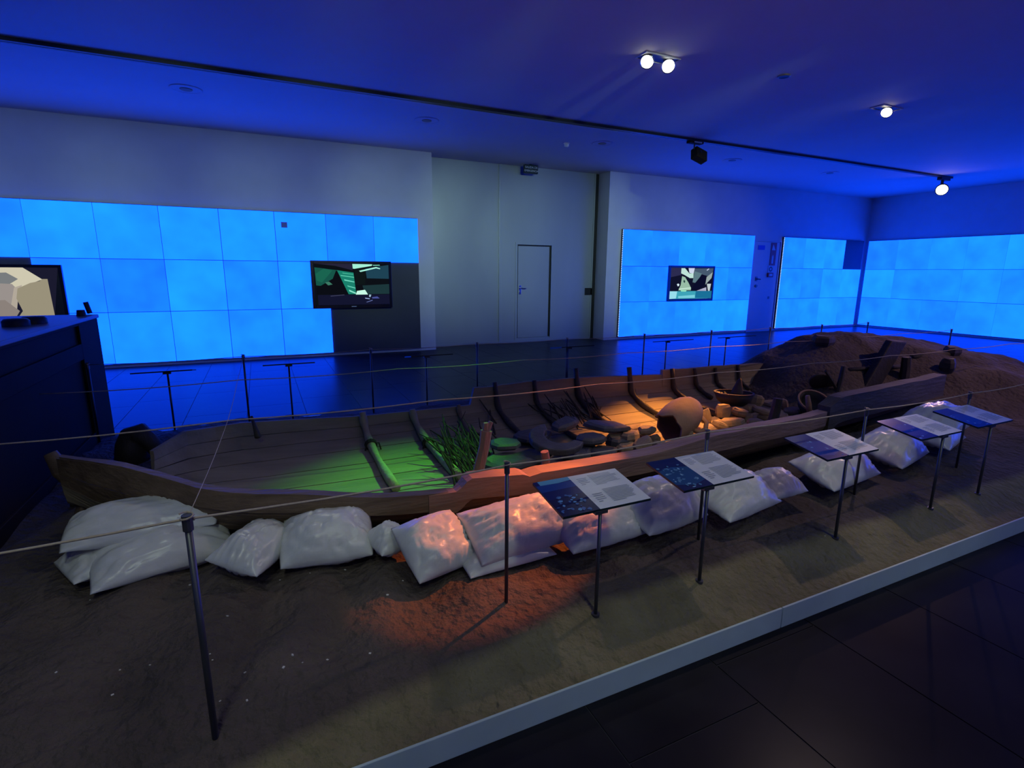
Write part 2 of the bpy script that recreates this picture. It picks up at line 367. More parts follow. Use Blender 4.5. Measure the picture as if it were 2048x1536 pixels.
MB().box((c_.x-0.125, YB-0.012, c_.z-0.085), (c_.x+0.125, YB+0.002, c_.z+0.085)).build('pull_plate', 'door_dark', d1, bevel=0.02)

# ------------------------------------------------------------------ light walls of blue panels
def light_wall(name, label, axis, a0, width, ncol, missing, plane, depth=0.09, dots=True, right_to=None):
    zs = (0.062, 0.908, 1.755, 2.60)
    root = empty(name, ((a0+width*ncol/2), plane, 0) if axis == 'x' else (plane, a0-width*ncol/2, 0), label, 'light wall', 'blue light walls around the hall')
    def P(a, dep, z): return (a, plane-dep, z) if axis == 'x' else (plane-dep, a, z)
    a1 = a0+width*ncol if axis == 'x' else a0-width*ncol
    def bx(mb, u0, u1, d0, d1, z0, z1):
        p, q = P(u0, d0, z0), P(u1, d1, z1)
        return mb.box(tuple(min(*t) for t in zip(p, q)), tuple(max(*t) for t in zip(p, q)))
    m = MB(); bx(m, a0, a1, 0.0, depth-0.022, 0.055, 2.606); m.build('backing_board', 'backing', root)
    # one mesh shared by all the panels of this wall
    share = None
    for r in range(3):
        for c in range(ncol):
            if (r, c) in missing: continue
            u0 = a0+width*c if axis == 'x' else a0-width*c
            u1 = u0+width if axis == 'x' else u0-width
            ctr = Vector(P((u0+u1)/2, depth-0.009, (zs[r]+zs[r+1])/2))
            if share is None:
                g = 0.005; hw = width/2-g; hz = (zs[1]-zs[0])/2-g
                lo, hi = ((-hw, -0.009, -hz), (hw, 0.009, hz)) if axis == 'x' else ((-0.009, -hw, -hz), (0.009, hw, hz))
                o = MB().box(lo, hi).build('panel', 'led', origin=(0,0,0)); share = o.data
            else:
                o = bpy.data.objects.new('panel', share); COL.objects.link(o)
            o.parent = root; o.location = ctr - Vector(root['_org'])
    if dots:
        m = MB(); z = 0.09
        while z < 2.58:
            m.box((a0-0.004, plane-depth+0.012, z), (a0+0.001, plane-depth+0.028, z+0.018)); z += 0.042
        tag(m.build('led_strip', 'led_dot', root), kind='stuff')
    return root
PW = 0.8555
light_wall('light_wall', 'long wall of backlit blue panels behind the dark display module', 'x', 2.898-10*PW, PW, 10, {(0,8),(0,9),(1,8),(1,9),(1,2),(1,1),(1,0),(0,0),(0,1)}, YW, dots=False)
light_wall('light_wall', 'blue backlit panel wall with a television, right of the metal gate', 'x', 7.82, 0.8625, 5, set(), YW)
light_wall('light_wall', 'narrow blue backlit panel wall in the corner with its top panel missing', 'x', 13.30, 0.882, 4, {(2,3)}, YW)
light_wall('light_wall', 'blue backlit panel wall along the right-hand wall', 'y', 10.46, PW, 14, set(), XR, dots=False)
sq = aty(569, 450, YW-0.095)
tag(MB().box((sq.x-0.055, YW-0.094, sq.z-0.045), (sq.x+0.045, YW-0.091, sq.z+0.05)).build('dark_sticker', 'sign_blue'), 'small dark blue square stuck high on the long light wall', 'sticker')

# ------------------------------------------------------------------ televisions
def tv(name, label, x0, x1, z0, z1, yf, polys, img, logo=None, mount_to=YW-0.09):
    root = empty(name, ((x0+x1)/2, yf, z0), label, 'television', 'televisions on the light walls')
    f = 0.052
    MB().box((x0, yf+0.012, z0), (x1, yf+0.06, z1)).build('casing', 'black_plastic', root, bevel=0.008)
    m = MB(); ix0, ix1, iz0, iz1 = x0+f, x1-f, z0+f*1.25, z1-f
    m.box((x0, yf, z0), (ix0, yf+0.014, z1)); m.box((ix1, yf, z0), (x1, yf+0.014, z1)); m.box((ix0, yf, z0), (ix1, yf+0.014, iz0)); m.box((ix0, yf, iz1), (ix1, yf+0.014, z1))
    m.build('bezel', 'black_gloss', root, bevel=0.004)
    X_, W_, Z_, H_ = ix0, ix1-ix0, iz1, iz1-iz0
    (px0, py0, px1, py1) = img
    def tw(px, py): return Vector((X_+W_*min(1, max(0, (px-px0)/(px1-px0))), yf+0.011, Z_-H_*min(1, max(0, (py-py0)/(py1-py0)))))
    picture('screen', polys, 'screen_picture', root, tw, 0.00025, (0, -1, 0))
    MB().box(((x0+x1)/2-0.25, yf+0.06, (z0+z1)/2-0.2), ((x0+x1)/2+0.25, mount_to+0.001, (z0+z1)/2+0.2)).build('wall_mount', 'black_plastic', root)
    if logo: MB().box(((x0+x1)/2-0.045, yf-0.001, z0+0.022), ((x0+x1)/2+0.045, yf+0.001, z0+0.036)).build('maker_mark', 'sign_pale', root)
    return root
full = lambda a, b, c, d: [(a,b),(c,b),(c,d),(a,d)]
p2 = [(full(270,285,1830,1155), (12,16,22)), ([(270,285),(1060,285),(1060,420),(700,330)], (38,36,58)),
 ([(285,365),(740,420),(660,600),(560,760),(300,740)], (22,84,72)), ([(300,500),(470,390),(640,430),(420,680),(320,640)], (26,100,80)),
 ([(735,420),(1075,470),(1110,930),(950,930)], (26,128,108)), ([(800,520),(1080,560),(1082,580),(810,540)], (90,200,170)), ([(870,610),(1085,660),(1085,680),(880,640)], (110,215,190)),
 ([(930,740),(1100,790),(1100,812),(940,765)], (100,205,180)), ([(960,830),(1105,900),(1100,925),(970,870)], (140,230,205)), ([(840,470),(1070,500),(1070,515),(850,490)], (70,180,150)),
 ([(720,420),(945,935),(300,935),(300,800),(640,600)], (11,13,20)), ([(480,680),(560,660),(630,720),(540,740)], (60,120,100)),
 ([(1330,380),(1830,300),(1830,600),(1350,590)], (30,66,84)), ([(1100,400),(1330,380),(1310,720),(1110,740)], (14,22,24)), ([(1250,745),(1830,715),(1830,930),(1300,930)], (28,54,58)),
 ([(1060,287),(1480,290),(1470,322),(1100,388),(1065,385)], (165,240,215)), ([(1490,300),(1640,296),(1645,316),(1500,322)], (110,190,170)), ([(1195,430),(1560,345),(1650,375),(1640,392),(1560,375),(1220,455)], (170,245,225)),
 ([(1100,940),(1130,860),(1300,838),(1360,940)], (200,250,230)), ([(320,940),(1830,940),(1830,1155),(320,1155)], (19,21,46)), ([(570,960),(860,935),(860,950),(580,975)], (60,62,90)),
 ([(1290,1010),(1390,1025),(1395,1045),(1300,1030)], (150,170,215)), ([(1440,1000),(1560,985),(1610,1030),(1450,1030)], (70,80,150)), ([(1310,1105),(1450,1058),(1455,1075),(1330,1112)], (95,105,160)), ([(1385,940),(1430,945),(1410,1000),(1380,990)], (150,180,200))]
tv('television', 'television with a dark green wreck scene beside the metal gate', 0.868, 2.33, 0.905, 1.775, 10.42, p2, (270,285,1830,1155), True)
p3 = [(full(530,455,1625,1260), (16,18,42)), ([(530,455),(800,455),(790,640),(540,700)], (44,44,80)), ([(1110,470),(1625,460),(1600,700),(1330,620),(1140,560)], (70,88,110)),
 ([(1130,540),(1330,600),(1200,850),(1100,830)], (92,122,132)), ([(790,465),(880,465),(1000,600),(1110,590),(1110,720),(1020,720),(880,640),(790,600)], (190,226,216)), ([(970,462),(1130,462),(1110,600),(1000,585)], (205,214,236)),
 ([(820,670),(900,700),(1000,850),(1070,980),(1070,1040),(750,1040),(800,900)], (152,188,166)), ([(870,760),(910,800),(900,850),(860,820)], (40,70,70)), ([(760,990),(1065,960),(1070,1000),(760,1025)], (190,225,205)),
 ([(1320,640),(1450,650),(1440,900),(1250,1045),(1080,1045),(1150,870)], (11,13,42)), ([(1460,690),(1615,560),(1590,720),(1440,895)], (150,166,166)), ([(1480,870),(1592,870),(1570,1060),(1525,1060)], (192,204,208)),
 ([(1215,1055),(1470,960),(1480,1060)], (172,172,198)), ([(700,880),(730,862),(765,880),(755,925),(725,935)], (215,235,245)), ([(1440,510),(1490,465),(1515,480),(1460,525)], (190,200,225)),
 (full(530,1060,1550,1260), (62,164,184)), ([(530,1060),(720,1065),(700,1250),(520,1260)], (152,222,236)), ([(1200,1060),(1625,1060),(1625,1260),(1190,1245)], (26,112,152)), ([(750,1190),(1180,1160),(1190,1240),(760,1245)], (120,205,220)), ([(800,1030),(960,1035),(940,1075),(820,1070)], (150,225,190))]
tv('television', 'smaller-looking television with a teal band along the picture, on the middle light wall', 9.21, 10.72, 0.90, 1.785, 10.42, p3, (530,455,1625,1260))
q = lambda x, y: (x, y)
p1 = [(full(-100,525,120,700), (26,26,46)), ([(-100,534),(45,535),(85,559),(76,562),(40,575),(-100,580)], (206,200,176)), ([(-100,548),(12,545),(36,558),(16,570),(-100,556)], (120,124,126)),
 ([(-100,562),(24,568),(36,580),(33,600),(14,622),(14,640),(-100,700)], (152,144,140)), ([(28,575),(44,570),(36,600),(34,622),(22,612)], (176,166,152)), ([(35,577),(60,566),(80,562),(84,558),(95,558),(122,700),(44,700),(46,622),(33,597)], (152,144,122)), ([(-60,605),(10,600),(40,622),(40,700),(-100,700)], (138,128,122))]
def tv_left():
    x0, x1, z0, z1, yf = -4.22, -2.72, 0.78, 1.652, 10.42
    root = empty('television', ((x0+x1)/2, yf, z0), 'television showing pale stone slabs, partly hidden by the dark module', 'television', 'televisions on the light walls')
    MB().box((x0, yf+0.012, z0), (x1, yf+0.06, z1)).build('casing', 'black_plastic', root, bevel=0.008)
    m = MB(); f = 0.045; m.box((x0, yf, z0), (x0+f, yf+0.014, z1)); m.box((x1-f, yf, z0), (x1, yf+0.014, z1)); m.box((x0+f, yf, z0), (x1-f, yf+0.014, z0+f)); m.box((x0+f, yf, z1-f), (x1-f, yf+0.014, z1))
    m.build('bezel', 'black_gloss', root)
    def tw(px, py):
        v = aty(px, py, yf+0.011); v.x = min(max(v.x, x0+f), x1-f); v.z = min(max(v.z, z0+f), z1-f); v.y = yf+0.011; return v
    picture('screen', p1, 'screen_picture', root, tw, 0.0003, (0, -1, 0))
    MB().box((-3.7, yf+0.06, 1.05), (-3.2, YW-0.067, 1.4)).build('wall_mount', 'black_plastic', root)
tv_left()

# ------------------------------------------------------------------ white service door, fire signs
d2 = empty('door_2', (12.72, YW, 0), kind='structure'); tag(d2, 'plain white service door between two blue light walls')
MB().box((12.24, YW-0.02, 0.0), (13.22, YW+0.001, 2.46)).build('door_leaf', 'door_white', d2, bevel=0.004)
m_ = MB(); m_.box((12.19, YW-0.035, 0), (12.235, YW+0.001, 2.51)); m_.box((13.225, YW-0.035, 0), (13.26, YW+0.001, 2.51)); m_.box((12.235, YW-0.035, 2.465), (13.225, YW+0.001, 2.51)); m_.build('door_frame', 'door_white', d2)
m_ = MB(); m_.box((12.37, YW-0.03, 1.40), (12.45, YW-0.02, 1.52)); m_.tube([(12.41, YW-0.02, 1.46), (12.41, YW-0.07, 1.46), (12.52, YW-0.07, 1.45)], 0.014); m_.build('handle', 'rod', d2)
MB().tube([(12.42, YW-0.02, 1.27), (12.42, YW-0.045, 1.27)], 0.04, 12).build('lock', 'rod', d2)
MB().box((12.94, YW-0.028, 0.91), (13.0, YW-0.02, 0.98)).build('door_stop_catch', 'rod', d2)
tag(MB().box((12.36, YW-0.028, 2.24), (12.62, YW-0.0205, 2.36)).build('door_sign', 'sign_blue'), 'small blue sign at the top of the white service door', 'sign')
s_ = empty('fire_sign', (12.98, YW-0.03, 1.82), 'tall red fire sign with pictograms at the top of the white door', 'sign')
MB().box((12.86, YW-0.03, 1.83), (13.08, YW-0.0205, 2.44)).build('sign_plate', 'sign_red', s_)
m_ = MB(); m_.prism([(12.90, YW-0.0315, 2.24), (13.04, YW-0.0315, 2.24), (12.94, YW-0.0315, 2.40)], (0, 0.0012, 0)); m_.build('flame_pictogram', 'sign_pale', s_)
m_ = MB(); m_.box((12.93, YW-0.0315, 1.88), (12.99, YW-0.0300, 2.08)); m_.box((12.945, YW-0.0315, 2.085), (12.975, YW-0.0300, 2.11)); m_.build('extinguisher_pictogram', 'sign_pale', s_)
s_ = empty('alarm_sign', (12.93, YW-0.03, 1.68), 'small white sign with a dark ring below the tall red fire sign', 'sign')
MB().box((12.83, YW-0.03, 1.64), (13.03, YW-0.0205, 1.82)).build('sign_plate', 'sign_pale', s_)
m_ = MB(); n = 16
vs = [(12.93+r*math.cos(2*math.pi*k/n), YW-y_, 1.73+r*math.sin(2*math.pi*k/n)) for (r, y_) in ((0.07, 0.0315), (0.035, 0.0315), (0.035, 0.030), (0.07, 0.030)) for k in range(n)]
m_.add(vs, [(a*n+k, a*n+(k+1) % n, ((a+1) % 4)*n+(k+1) % n, ((a+1) % 4)*n+k) for a in range(4) for k in range(n)]); m_.build('ring', 'sign_dark', s_)
s_ = empty('fire_call_point', (12.91, YW-0.06, 1.50), 'red fire alarm call point under the ring sign', 'call point')
MB().box((12.82, YW-0.06, 1.51), (13.02, YW-0.0205, 1.63)).build('housing', 'sign_red', s_, bevel=0.006); MB().box((12.86, YW-0.064, 1.54), (12.98, YW-0.0595, 1.60)).build('glass_plate', 'sign_pale', s_)

# emergency exit sign hanging in front of the gate
ex = aty(1062, 334, 10.72)
s_ = empty('exit_sign', (ex.x, 10.72, ex.z-0.085), 'dark emergency exit sign under the ceiling above the gate', 'exit sign')
ezc = min(ex.z-0.02, ZC-0.10)
MB().box((ex.x-0.165, 10.70, ezc-0.085), (ex.x+0.165, 10.76, ezc+0.085)).build('sign_box', 'sign_dark', s_, bevel=0.006)
MB().box((ex.x-0.03, 10.71, ezc+0.085), (ex.x+0.03, 10.75, ZC)).build('ceiling_bracket', 'sign_dark', s_)
text('lettering', 'SALIDA DE', 0.062, (ex.x, 10.6985, ezc+0.032), (math.pi/2, 0, 0), 'sign_pale', s_)
text('lettering', 'EMERGENCIA', 0.056, (ex.x, 10.6985, ezc-0.038), (math.pi/2, 0, 0), 'sign_pale', s_)

# ------------------------------------------------------------------ ceiling fittings
YT = 7.49
tr = empty('lighting_track', (6.0, YT, ZC), 'long black lighting track running along the ceiling', 'lighting track')
m_ = MB(); m_.box((X0, YT-0.045, ZC-0.04), (14.85, YT-0.008, ZC+0.0)); m_.box((X0, YT+0.008, ZC-0.04), (14.85, YT+0.045, ZC+0.0)); m_.build('rail', 'black_plastic', tr)
MB().box((X0, YT-0.009, ZC-0.022), (14.85, YT+0.009, ZC+0.0)).build('groove', 'door_dark', tr)
MB().box((14.85, YT-0.047, ZC-0.042), (14.88, YT+0.047, ZC+0.0)).build('end_cap', 'black_plastic', tr)
# spot seen from behind
tl = aty(1398, 311, YT)
s_ = empty('track_spotlight', (6.98, YT, ZC-0.32), 'square black track spotlight that is switched off, turned away', 'spotlight')
MB().box((6.84, YT-0.05, ZC-0.075), (7.14, YT+0.05, ZC-0.041)).build('adapter', 'module_dark', s_, bevel=0.005)
MB().box((6.93, YT-0.053, ZC-0.068), (7.10, YT-0.049, ZC-0.046)).build('adapter_label', 'white_plastic', s_)
MB().tube([(6.98, YT, ZC-0.07), (6.98, YT, ZC-0.16)], 0.012).build('stem', 'black_plastic', s_)
R_ = RY(0.28) @ RX(-0.35)
MB().box((tl.x-0.13, YT-0.07, tl.z-0.095), (tl.x+0.13, YT+0.07, tl.z+0.095), R_).build('head', 'module_dark', s_, bevel=0.012)
c_ = R_ @ Vector((-0.03, -0.072, 0.03)) + Vector((tl.x, YT, tl.z)); c2 = R_ @ Vector((-0.03, -0.066, 0.03)) + Vector((tl.x, YT, tl.z))
MB().tube([c_, c2], 0.026, 12).build('knob', 'door_dark', s_)
# lit track spot near the right end
s_ = empty('track_spotlight', (14.6, YT, ZC-0.45), 'lit track spotlight hanging from the right end of the track', 'spotlight')
MB().box((14.42, YT-0.05, ZC-0.10), (14.78, YT+0.05, ZC-0.041)).build('adapter', 'black_plastic', s_, bevel=0.005)
MB().tube([(14.56, YT, ZC-0.09), (14.56, YT, ZC-0.25)], 0.03, 10).build('stem', 'black_plastic', s_)
hd = aty(1884, 378, YT); dr = (Vector((7.2, 3.6, 0.6))-hd).normalized()
MB().tube([hd-dr*0.14, hd-dr*0.10, hd, hd+dr*0.08], [0.06, 0.10, 0.125, 0.13], 16).build('head', 'black_plastic', s_, smooth=False)
MB().tube([hd+dr*0.078, hd+dr*0.086], 0.112, 16).build('lens', 'lamp_warm', s_)
# recessed lamps
def recessed(name, label, ctr, heads, mk, size):
    root = empty(name, (ctr[0], ctr[1], ZC-0.03), label, 'ceiling lamp')
    sx, sy = size
    m = MB(); m.box((ctr[0]-sx, ctr[1]-sy, ZC-0.006), (ctr[0]+sx, ctr[1]+sy, ZC+0.0)); m.build('recess', 'door_dark', root)
    m = MB(); e = 0.012
    m.box((ctr[0]-sx-e, ctr[1]-sy-e, ZC-0.012), (ctr[0]+sx+e, ctr[1]-sy, ZC)); m.box((ctr[0]-sx-e, ctr[1]+sy, ZC-0.012), (ctr[0]+sx+e, ctr[1]+sy+e, ZC))
    m.box((ctr[0]-sx-e, ctr[1]-sy, ZC-0.012), (ctr[0]-sx, ctr[1]+sy, ZC)); m.box((ctr[0]+sx, ctr[1]-sy, ZC-0.012), (ctr[0]+sx+e, ctr[1]+sy, ZC)); m.build('trim_ring', 'ceiling_paint', root)
    for (hx, hy, tgt) in heads:
        c = Vector((hx, hy, ZC-0.052)); d = (Vector(tgt)-c).normalized()
        M = Matrix.Translation(c) @ d.to_track_quat('Z', 'Y').to_matrix().to_4x4()
        hd_ = MB().lathe([(0.035, -0.045), (0.06, -0.03), (0.072, 0.0), (0.074, 0.02), (0.066, 0.022), (0.064, 0.012)], 20, M).build('lamp_head', 'chrome', root, smooth=True)
        MB().lathe([(0.0, 0.013), (0.064, 0.012)], 20, M).build('bulb', mk, hd_)
recessed('recessed_twin_lamp', 'lit twin ceiling lamp nearest the viewer', (4.07, 5.01), [(3.93, 5.01, (0.9, 2.6, 0.6)), (4.215, 5.01, (1.6, 1.4, 0.6))], 'lamp_cool', (0.22, 0.085))
recessed('recessed_lamp', 'lit single ceiling lamp beyond the twin lamp', (8.05, 4.98), [(8.05, 4.97, (4.0, 3.2, 0.5))], 'lamp_warm', (0.20, 0.085))
for k, (px, py) in enumerate(((373,180), (853,241), (1198,289), (1462,321), (1660,346))):
    p = atz(px, py, ZC); lab = ['round flush ceiling grille at the far left, with a dark centre', 'round flush ceiling grille, second from the left', 'round flush ceiling grille beside the white smoke detector', 'round flush ceiling grille just right of the unlit track spotlight', 'round flush ceiling grille farthest to the right'][k]
    s_ = empty('ceiling_grille', (p.x, 8.46, ZC-0.015), lab, 'ceiling grille', 'round grilles along the ceiling')
    M = Matrix.Translation((p.x, 8.46, ZC))
    MB().lathe([(0.19, 0.0), (0.19, -0.006), (0.175, -0.010), (0.16, -0.005)], 28, M).build('rim', 'ceiling_paint', s_, smooth=True)
    MB().lathe([(0.0, -0.004), (0.16, -0.004)], 28, M).build('plate', 'ceiling_paint', s_)
    MB().lathe([(0.0, -0.012), (0.07, -0.012), (0.075, -0.004)], 20, M).build('centre_cap', 'module_top', s_)
p = atz(1568, 152, ZC)
s_ = empty('ceiling_socket', (p.x, p.y, ZC-0.012), 'small dark unlit round fitting on the ceiling between the two lamps', 'ceiling fitting')
M = Matrix.Translation((p.x, p.y, ZC)); MB().lathe([(0.075, 0.0), (0.075, -0.010), (0.055, -0.012)], 20, M).build('rim', 'module_top', s_, smooth=True); MB().lathe([(0.0, -0.006), (0.056, -0.010)], 20, M).build('dark_lens', 'door_dark', s_)
s_ = empty('smoke_detector', (5.17, 8.74, ZC-0.07), 'small white smoke detector on the ceiling before the gate', 'smoke detector')
M = Matrix.Translation((5.17, 8.74, ZC)); MB().lathe([(0.055, 0.0), (0.055, -0.02)], 18, M).build('base', 'white_plastic', s_); MB().lathe([(0.045, -0.02), (0.045, -0.05), (0.030, -0.066), (0.0, -0.068)], 18, M).build('sensor_head', 'white_plastic', s_, smooth=True)

# ------------------------------------------------------------------ boat lines (needed by the sand too)
ng = [((120,912),3.35),((180,918),3.2),((250,932),3.05),((330,955),2.92),((400,975),2.82),((480,982),2.75),((560,986),2.7),((640,990),2.65),((700,992),2.62),((850,988),2.58)]
NG = [tuple(aty(*p, Y)) for p, Y in ng] + [(0.99,2.56,0.43),(1.45,2.54,0.425),(2.19,2.55,0.45),(2.73,2.57,0.44),(3.43,2.62,0.44),(4.0,2.69,0.43),(4.43,2.75,0.50),(5.40,2.85,0.50),(6.32,2.95,0.50)]
fg = [((310,900),3.9),((370,862),4.1),((420,855),4.22),((480,845),4.3),((600,838),4.4),((720,832),4.45),((940,810),4.5)]
FG = [(-1.01,3.38,0.50),(-0.86,3.68,0.44)] + [tuple(aty(*p, Y)) for p, Y in fg] + [(2.4,4.51,0.40),(2.9,4.5,0.41),(4.06,4.48,0.38),(5.2,4.42,0.40),(5.9,4.30,0.45)]
NG = np.array(NG); FG = np.array(FG)
KZ = np.array([(-1.02,0.42),(-0.8,0.27),(-0.5,0.19),(-0.1,0.155),(0.6,0.14),(4.0,0.14),(5.2,0.16),(6.4,0.24)])
HX0, HX1 = -1.0, 6.30
def sect(x, t):
    """inner hull surface at station x; t = 0 near gunwale ... 1 far gunwale"""
    yn, zn = np.interp(x, NG[:,0], NG[:,1]), np.interp(x, NG[:,0], NG[:,2])
    yf, zf = np.interp(x, FG[:,0], FG[:,1]), np.interp(x, FG[:,0], FG[:,2])
    zk = np.interp(x, KZ[:,0], KZ[:,1]); a = math.pi*t
    y = (yn+yf)/2 - (yf-yn)/2*math.copysign(abs(math.cos(a))**0.86, math.cos(a)); zg = zn+(zf-zn)*t
    return Vector((x, y, zg-(zg-zk)*math.sin(a)**0.86 if 0 < t < 1 else zg))
def nrm(x, t):
    e = 0.01; a = sect(x, max(0, t-e)); b = sect(x, min(1, t+e)); c = sect(x-0.02, t); d = sect(x+0.02, t)
    n = (d-c).cross(b-a).normalized(); return n        # points inside / up
# ------------------------------------------------------------------ sand bed
def smooth(a, b, x): 
    t = min(1, max(0, (x-a)/(b-a))); return t*t*(3-2*t)
RID = np.array([(4.9,0.0),(5.25,0.12),(5.5,0.42),(5.95,0.67),(6.5,0.68),(7.5,0.57),(8.5,0.46),(9.0,0.30),(9.25,0.08)])
def sand_z(x, y, fine=True):
    base = 0.085 + 0.10*smooth(1.42, 1.74, y) + 0.03*smooth(1.74, 2.2, y)
    base -= 0.09*smooth(5.15, 5.74, y)
    base -= 0.09*(1-smooth(SX0, SX0+0.5, x)) + 0.09*smooth(8.8, 9.24, x)
    r = np.interp(x, RID[:,0], RID[:,1])
    yc = 4.2; sg = 0.55 if y > yc else 0.50+0.75*smooth(6.3, 7.8, x)
    md = r*math.exp(-((y-yc)/sg)**2/2)
    z = base + md
    if fine:
        inner = smooth(1.74, 1.95, y)
        z += inner*(0.034*noise.fractal(Vector((x*1.6, y*1.6, 3.1)), 1.0, 2.0, 4) + 0.012*noise.fractal(Vector((x*5, y*5, 8)), 1.0, 2.0, 3))
        z += inner*0.020*math.sin((x*1.5-y*0.5)*11 + 4*noise.noise(Vector((x*1.5, y*1.5, 0))))*(1-smooth(0.2, 1.4, x))
        z += (1-inner)*0.006*noise.noise(Vector((x*7, y*7, 1)))
        z += 0.05*smooth(0.1, 0.4, md)*noise.fractal(Vector((x*1.8, y*1.8, 5)), 1.0, 2.0, 4)
        z += 0.045*smooth(0.0, 1.0, x-4.2)*noise.noise(Vector((x*2.2, y*2.2, 9)))*smooth(1.9, 2.4, y)
    # scooped out under the hull
    if -1.0 < x < 5.25:
        yn, yf = np.interp(x, NG[:,0], NG[:,1]), np.interp(x, FG[:,0], FG[:,1])
        if yn-0.0 < y < yf+0.0:
            t = min((y-yn), (yf-y)); z = z - (z-0.05)*smooth(0.0, 0.22, t)*(1-smooth(4.75, 5.25, x))
    return z
def on_sand(px, py, t0=1.5, t1=14.0):
    d = _ray(px, py); t = t0
    while t < t1:
        p = EYE+d*t
        if SX0 < p[0] < SX1 and SY0+0.03 < p[1] < SY1 and p[2] <= sand_z(p[0], p[1]): return Vector(p)
        t += 0.01
    return Vector(EYE+d*t1)
def build_sand():
    xs_ = np.concatenate([np.arange(SX0+0.005, 8.0, 0.045), np.arange(8.0, SX1-0.004, 0.06)]); xs_[-1] = SX1-0.006
    ys_ = np.concatenate([np.arange(SY0+0.011, 1.95, 0.030), np.arange(1.95, SY1-0.02, 0.045)]); ys_[-1] = SY1-0.024
    nx, ny = len(xs_), len(ys_)
    vs = [(x, y, sand_z(x, y)) for y in ys_ for x in xs_]
    fs = [(j*nx+i, j*nx+i+1, (j+1)*nx+i+1, (j+1)*nx+i) for j in range(ny-1) for i in range(nx-1)]
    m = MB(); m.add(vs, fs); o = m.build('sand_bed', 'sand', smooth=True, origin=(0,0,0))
    return o
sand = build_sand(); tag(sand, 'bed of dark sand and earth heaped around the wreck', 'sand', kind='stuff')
kb = empty('kerb', (2.8, 3.58, 0), 'grey board kerb that frames the bed of sand', 'kerb')
js = [SX0, -0.55, 2.05, 4.65, 7.25, SX1]
for a, b in zip(js[:-1], js[1:]):
    MB().box((a+0.0025, SY0, 0.0), (b-0.0025, SY0+0.010, 0.103)).build('board', 'kerb_metal', kb, bevel=0.002)
    MB().box((a+0.0025, SY1-0.022, 0.0), (b-0.0025, SY1, 0.103)).build('board', 'kerb_metal', kb, bevel=0.002)
for x_ in (SX0, SX1-0.022):
    for a, b in ((SY0+0.023, 3.58), (3.583, SY1-0.023)):
        MB().box((x_, a, 0.0), (x_+0.022, b, 0.103)).build('board', 'kerb_metal', kb, bevel=0.002)
# pale chips scattered over the earth
m_ = MB(); spots = [(112,1345),(420,1308),(425,1320),(490,1345),(494,1401),(440,1402),(455,1232),(620,1146),(680,1198),(567,1335),(655,1320),(605,1325),(380,1170),(740,1307),(1048,1327),(1400,1052),(585,1310),(300,1330),(240,1340),(660,1127),(690,1140),(225,1390),(775,1190),(805,1162),(630,1130),(560,1160),(1650,1072),(1925,1040),(180,1200)]
for (px, py) in spots:
    p = atz(px, py, 0.2)
    for _ in range(3): p = atz(px, py, sand_z(p.x, p.y))
    r = random.uniform(0.0018, 0.004); a = random.uniform(0, 6)
    m_.box((p.x-r*1.4, p.y-r, p.z-r*0.4), (p.x+r*1.4, p.y+r, p.z+r*0.7), RZ(a) @ RX(random.uniform(-.5, .5)))
tag(m_.build('shell_chips', 'chip', origin=(0,0,0.2)), 'tiny pale shell chips strewn over the dark earth', 'shell chips', kind='stuff')

# ------------------------------------------------------------------ the boat
boat = empty('wooden_boat_wreck', (2.6, 3.5, 0.14), 'long open wooden boat wreck lying on the sand, bow to the left', 'boat')
NS = 10
def strake(t0, t1, xa, xb, th=0.030, mat_='wood_hull_inner', jag=0.0):
    n = max(4, int((xb-xa)/0.16)); cols = 4; vs = []
    for side in (0, 1):
        for i in range(n+1):
            x = xa+(xb-xa)*i/n
            for k in range(cols):
                t = t0+(t1-t0)*k/(cols-1); xx = x
                if jag and i == n: xx += jag*math.sin(k*2.1)
                p = sect(xx, t); nn = nrm(xx, t)
                vs.append(p - nn*(th*side) + nn*0.004*(0.5-abs(k/(cols-1)-0.5)))
    N = (n+1)*cols; fs = []
    for i in range(n):
        for k in range(cols-1):
            a = i*cols+k; fs += [(a, a+1, a+cols+1, a+cols), (N+a, N+a+cols, N+a+cols+1, N+a+1)]
        a = i*cols; b = i*cols+cols-1; fs += [(a, a+cols, N+a+cols, N+a), (b, N+b, N+b+cols, b+cols)]
    for i in (0, n):
        for k in range(cols-1): a = i*cols+k; fs.append((a, a+1, N+a+1, N+a))
    m = MB(); m.add(vs, fs); return m.build('plank', mat_, boat, smooth=False)
te = [0.0, 0.08, 0.17, 0.27, 0.38, 0.46, 0.54, 0.63, 0.73, 0.82, 0.91, 1.0]
for i in range(len(te)-1):
    g = 0.0018; joint = [1.9, 3.1, 0.9, 2.5, 1.4, 99, 3.4, 2.9, 1.25, 2.35, 3.6][i]
    lo = HX0 if i < 5 else [HX0, HX0, HX0, HX0, -0.86, -0.80, -0.74][min(6, i-5)] if i < 9 else -0.70
    hi = HX1 if i < 4 else 5.85
    m0 = 'wood_hull' if i < 2 else 'wood_hull_inner'
    if joint < hi:
        strake(te[i]+g, te[i+1]-g, lo, joint-0.002, mat_=m0); strake(te[i]+g, te[i+1]-g, joint+0.002, hi, mat_=m0)
    else: strake(te[i]+g, te[i+1]-g, lo, hi, mat_=m0)
# keel timber
m_ = MB(); pts = []
for i in range(40):
    x = HX0+0.02+(5.8-HX0)*i/39; p = sect(x, 0.5); pts.append(p+Vector((0, 0, -0.055)))
m_.tube(pts, 0.04, 6); m_.build('keel', 'wood_hull', boat)
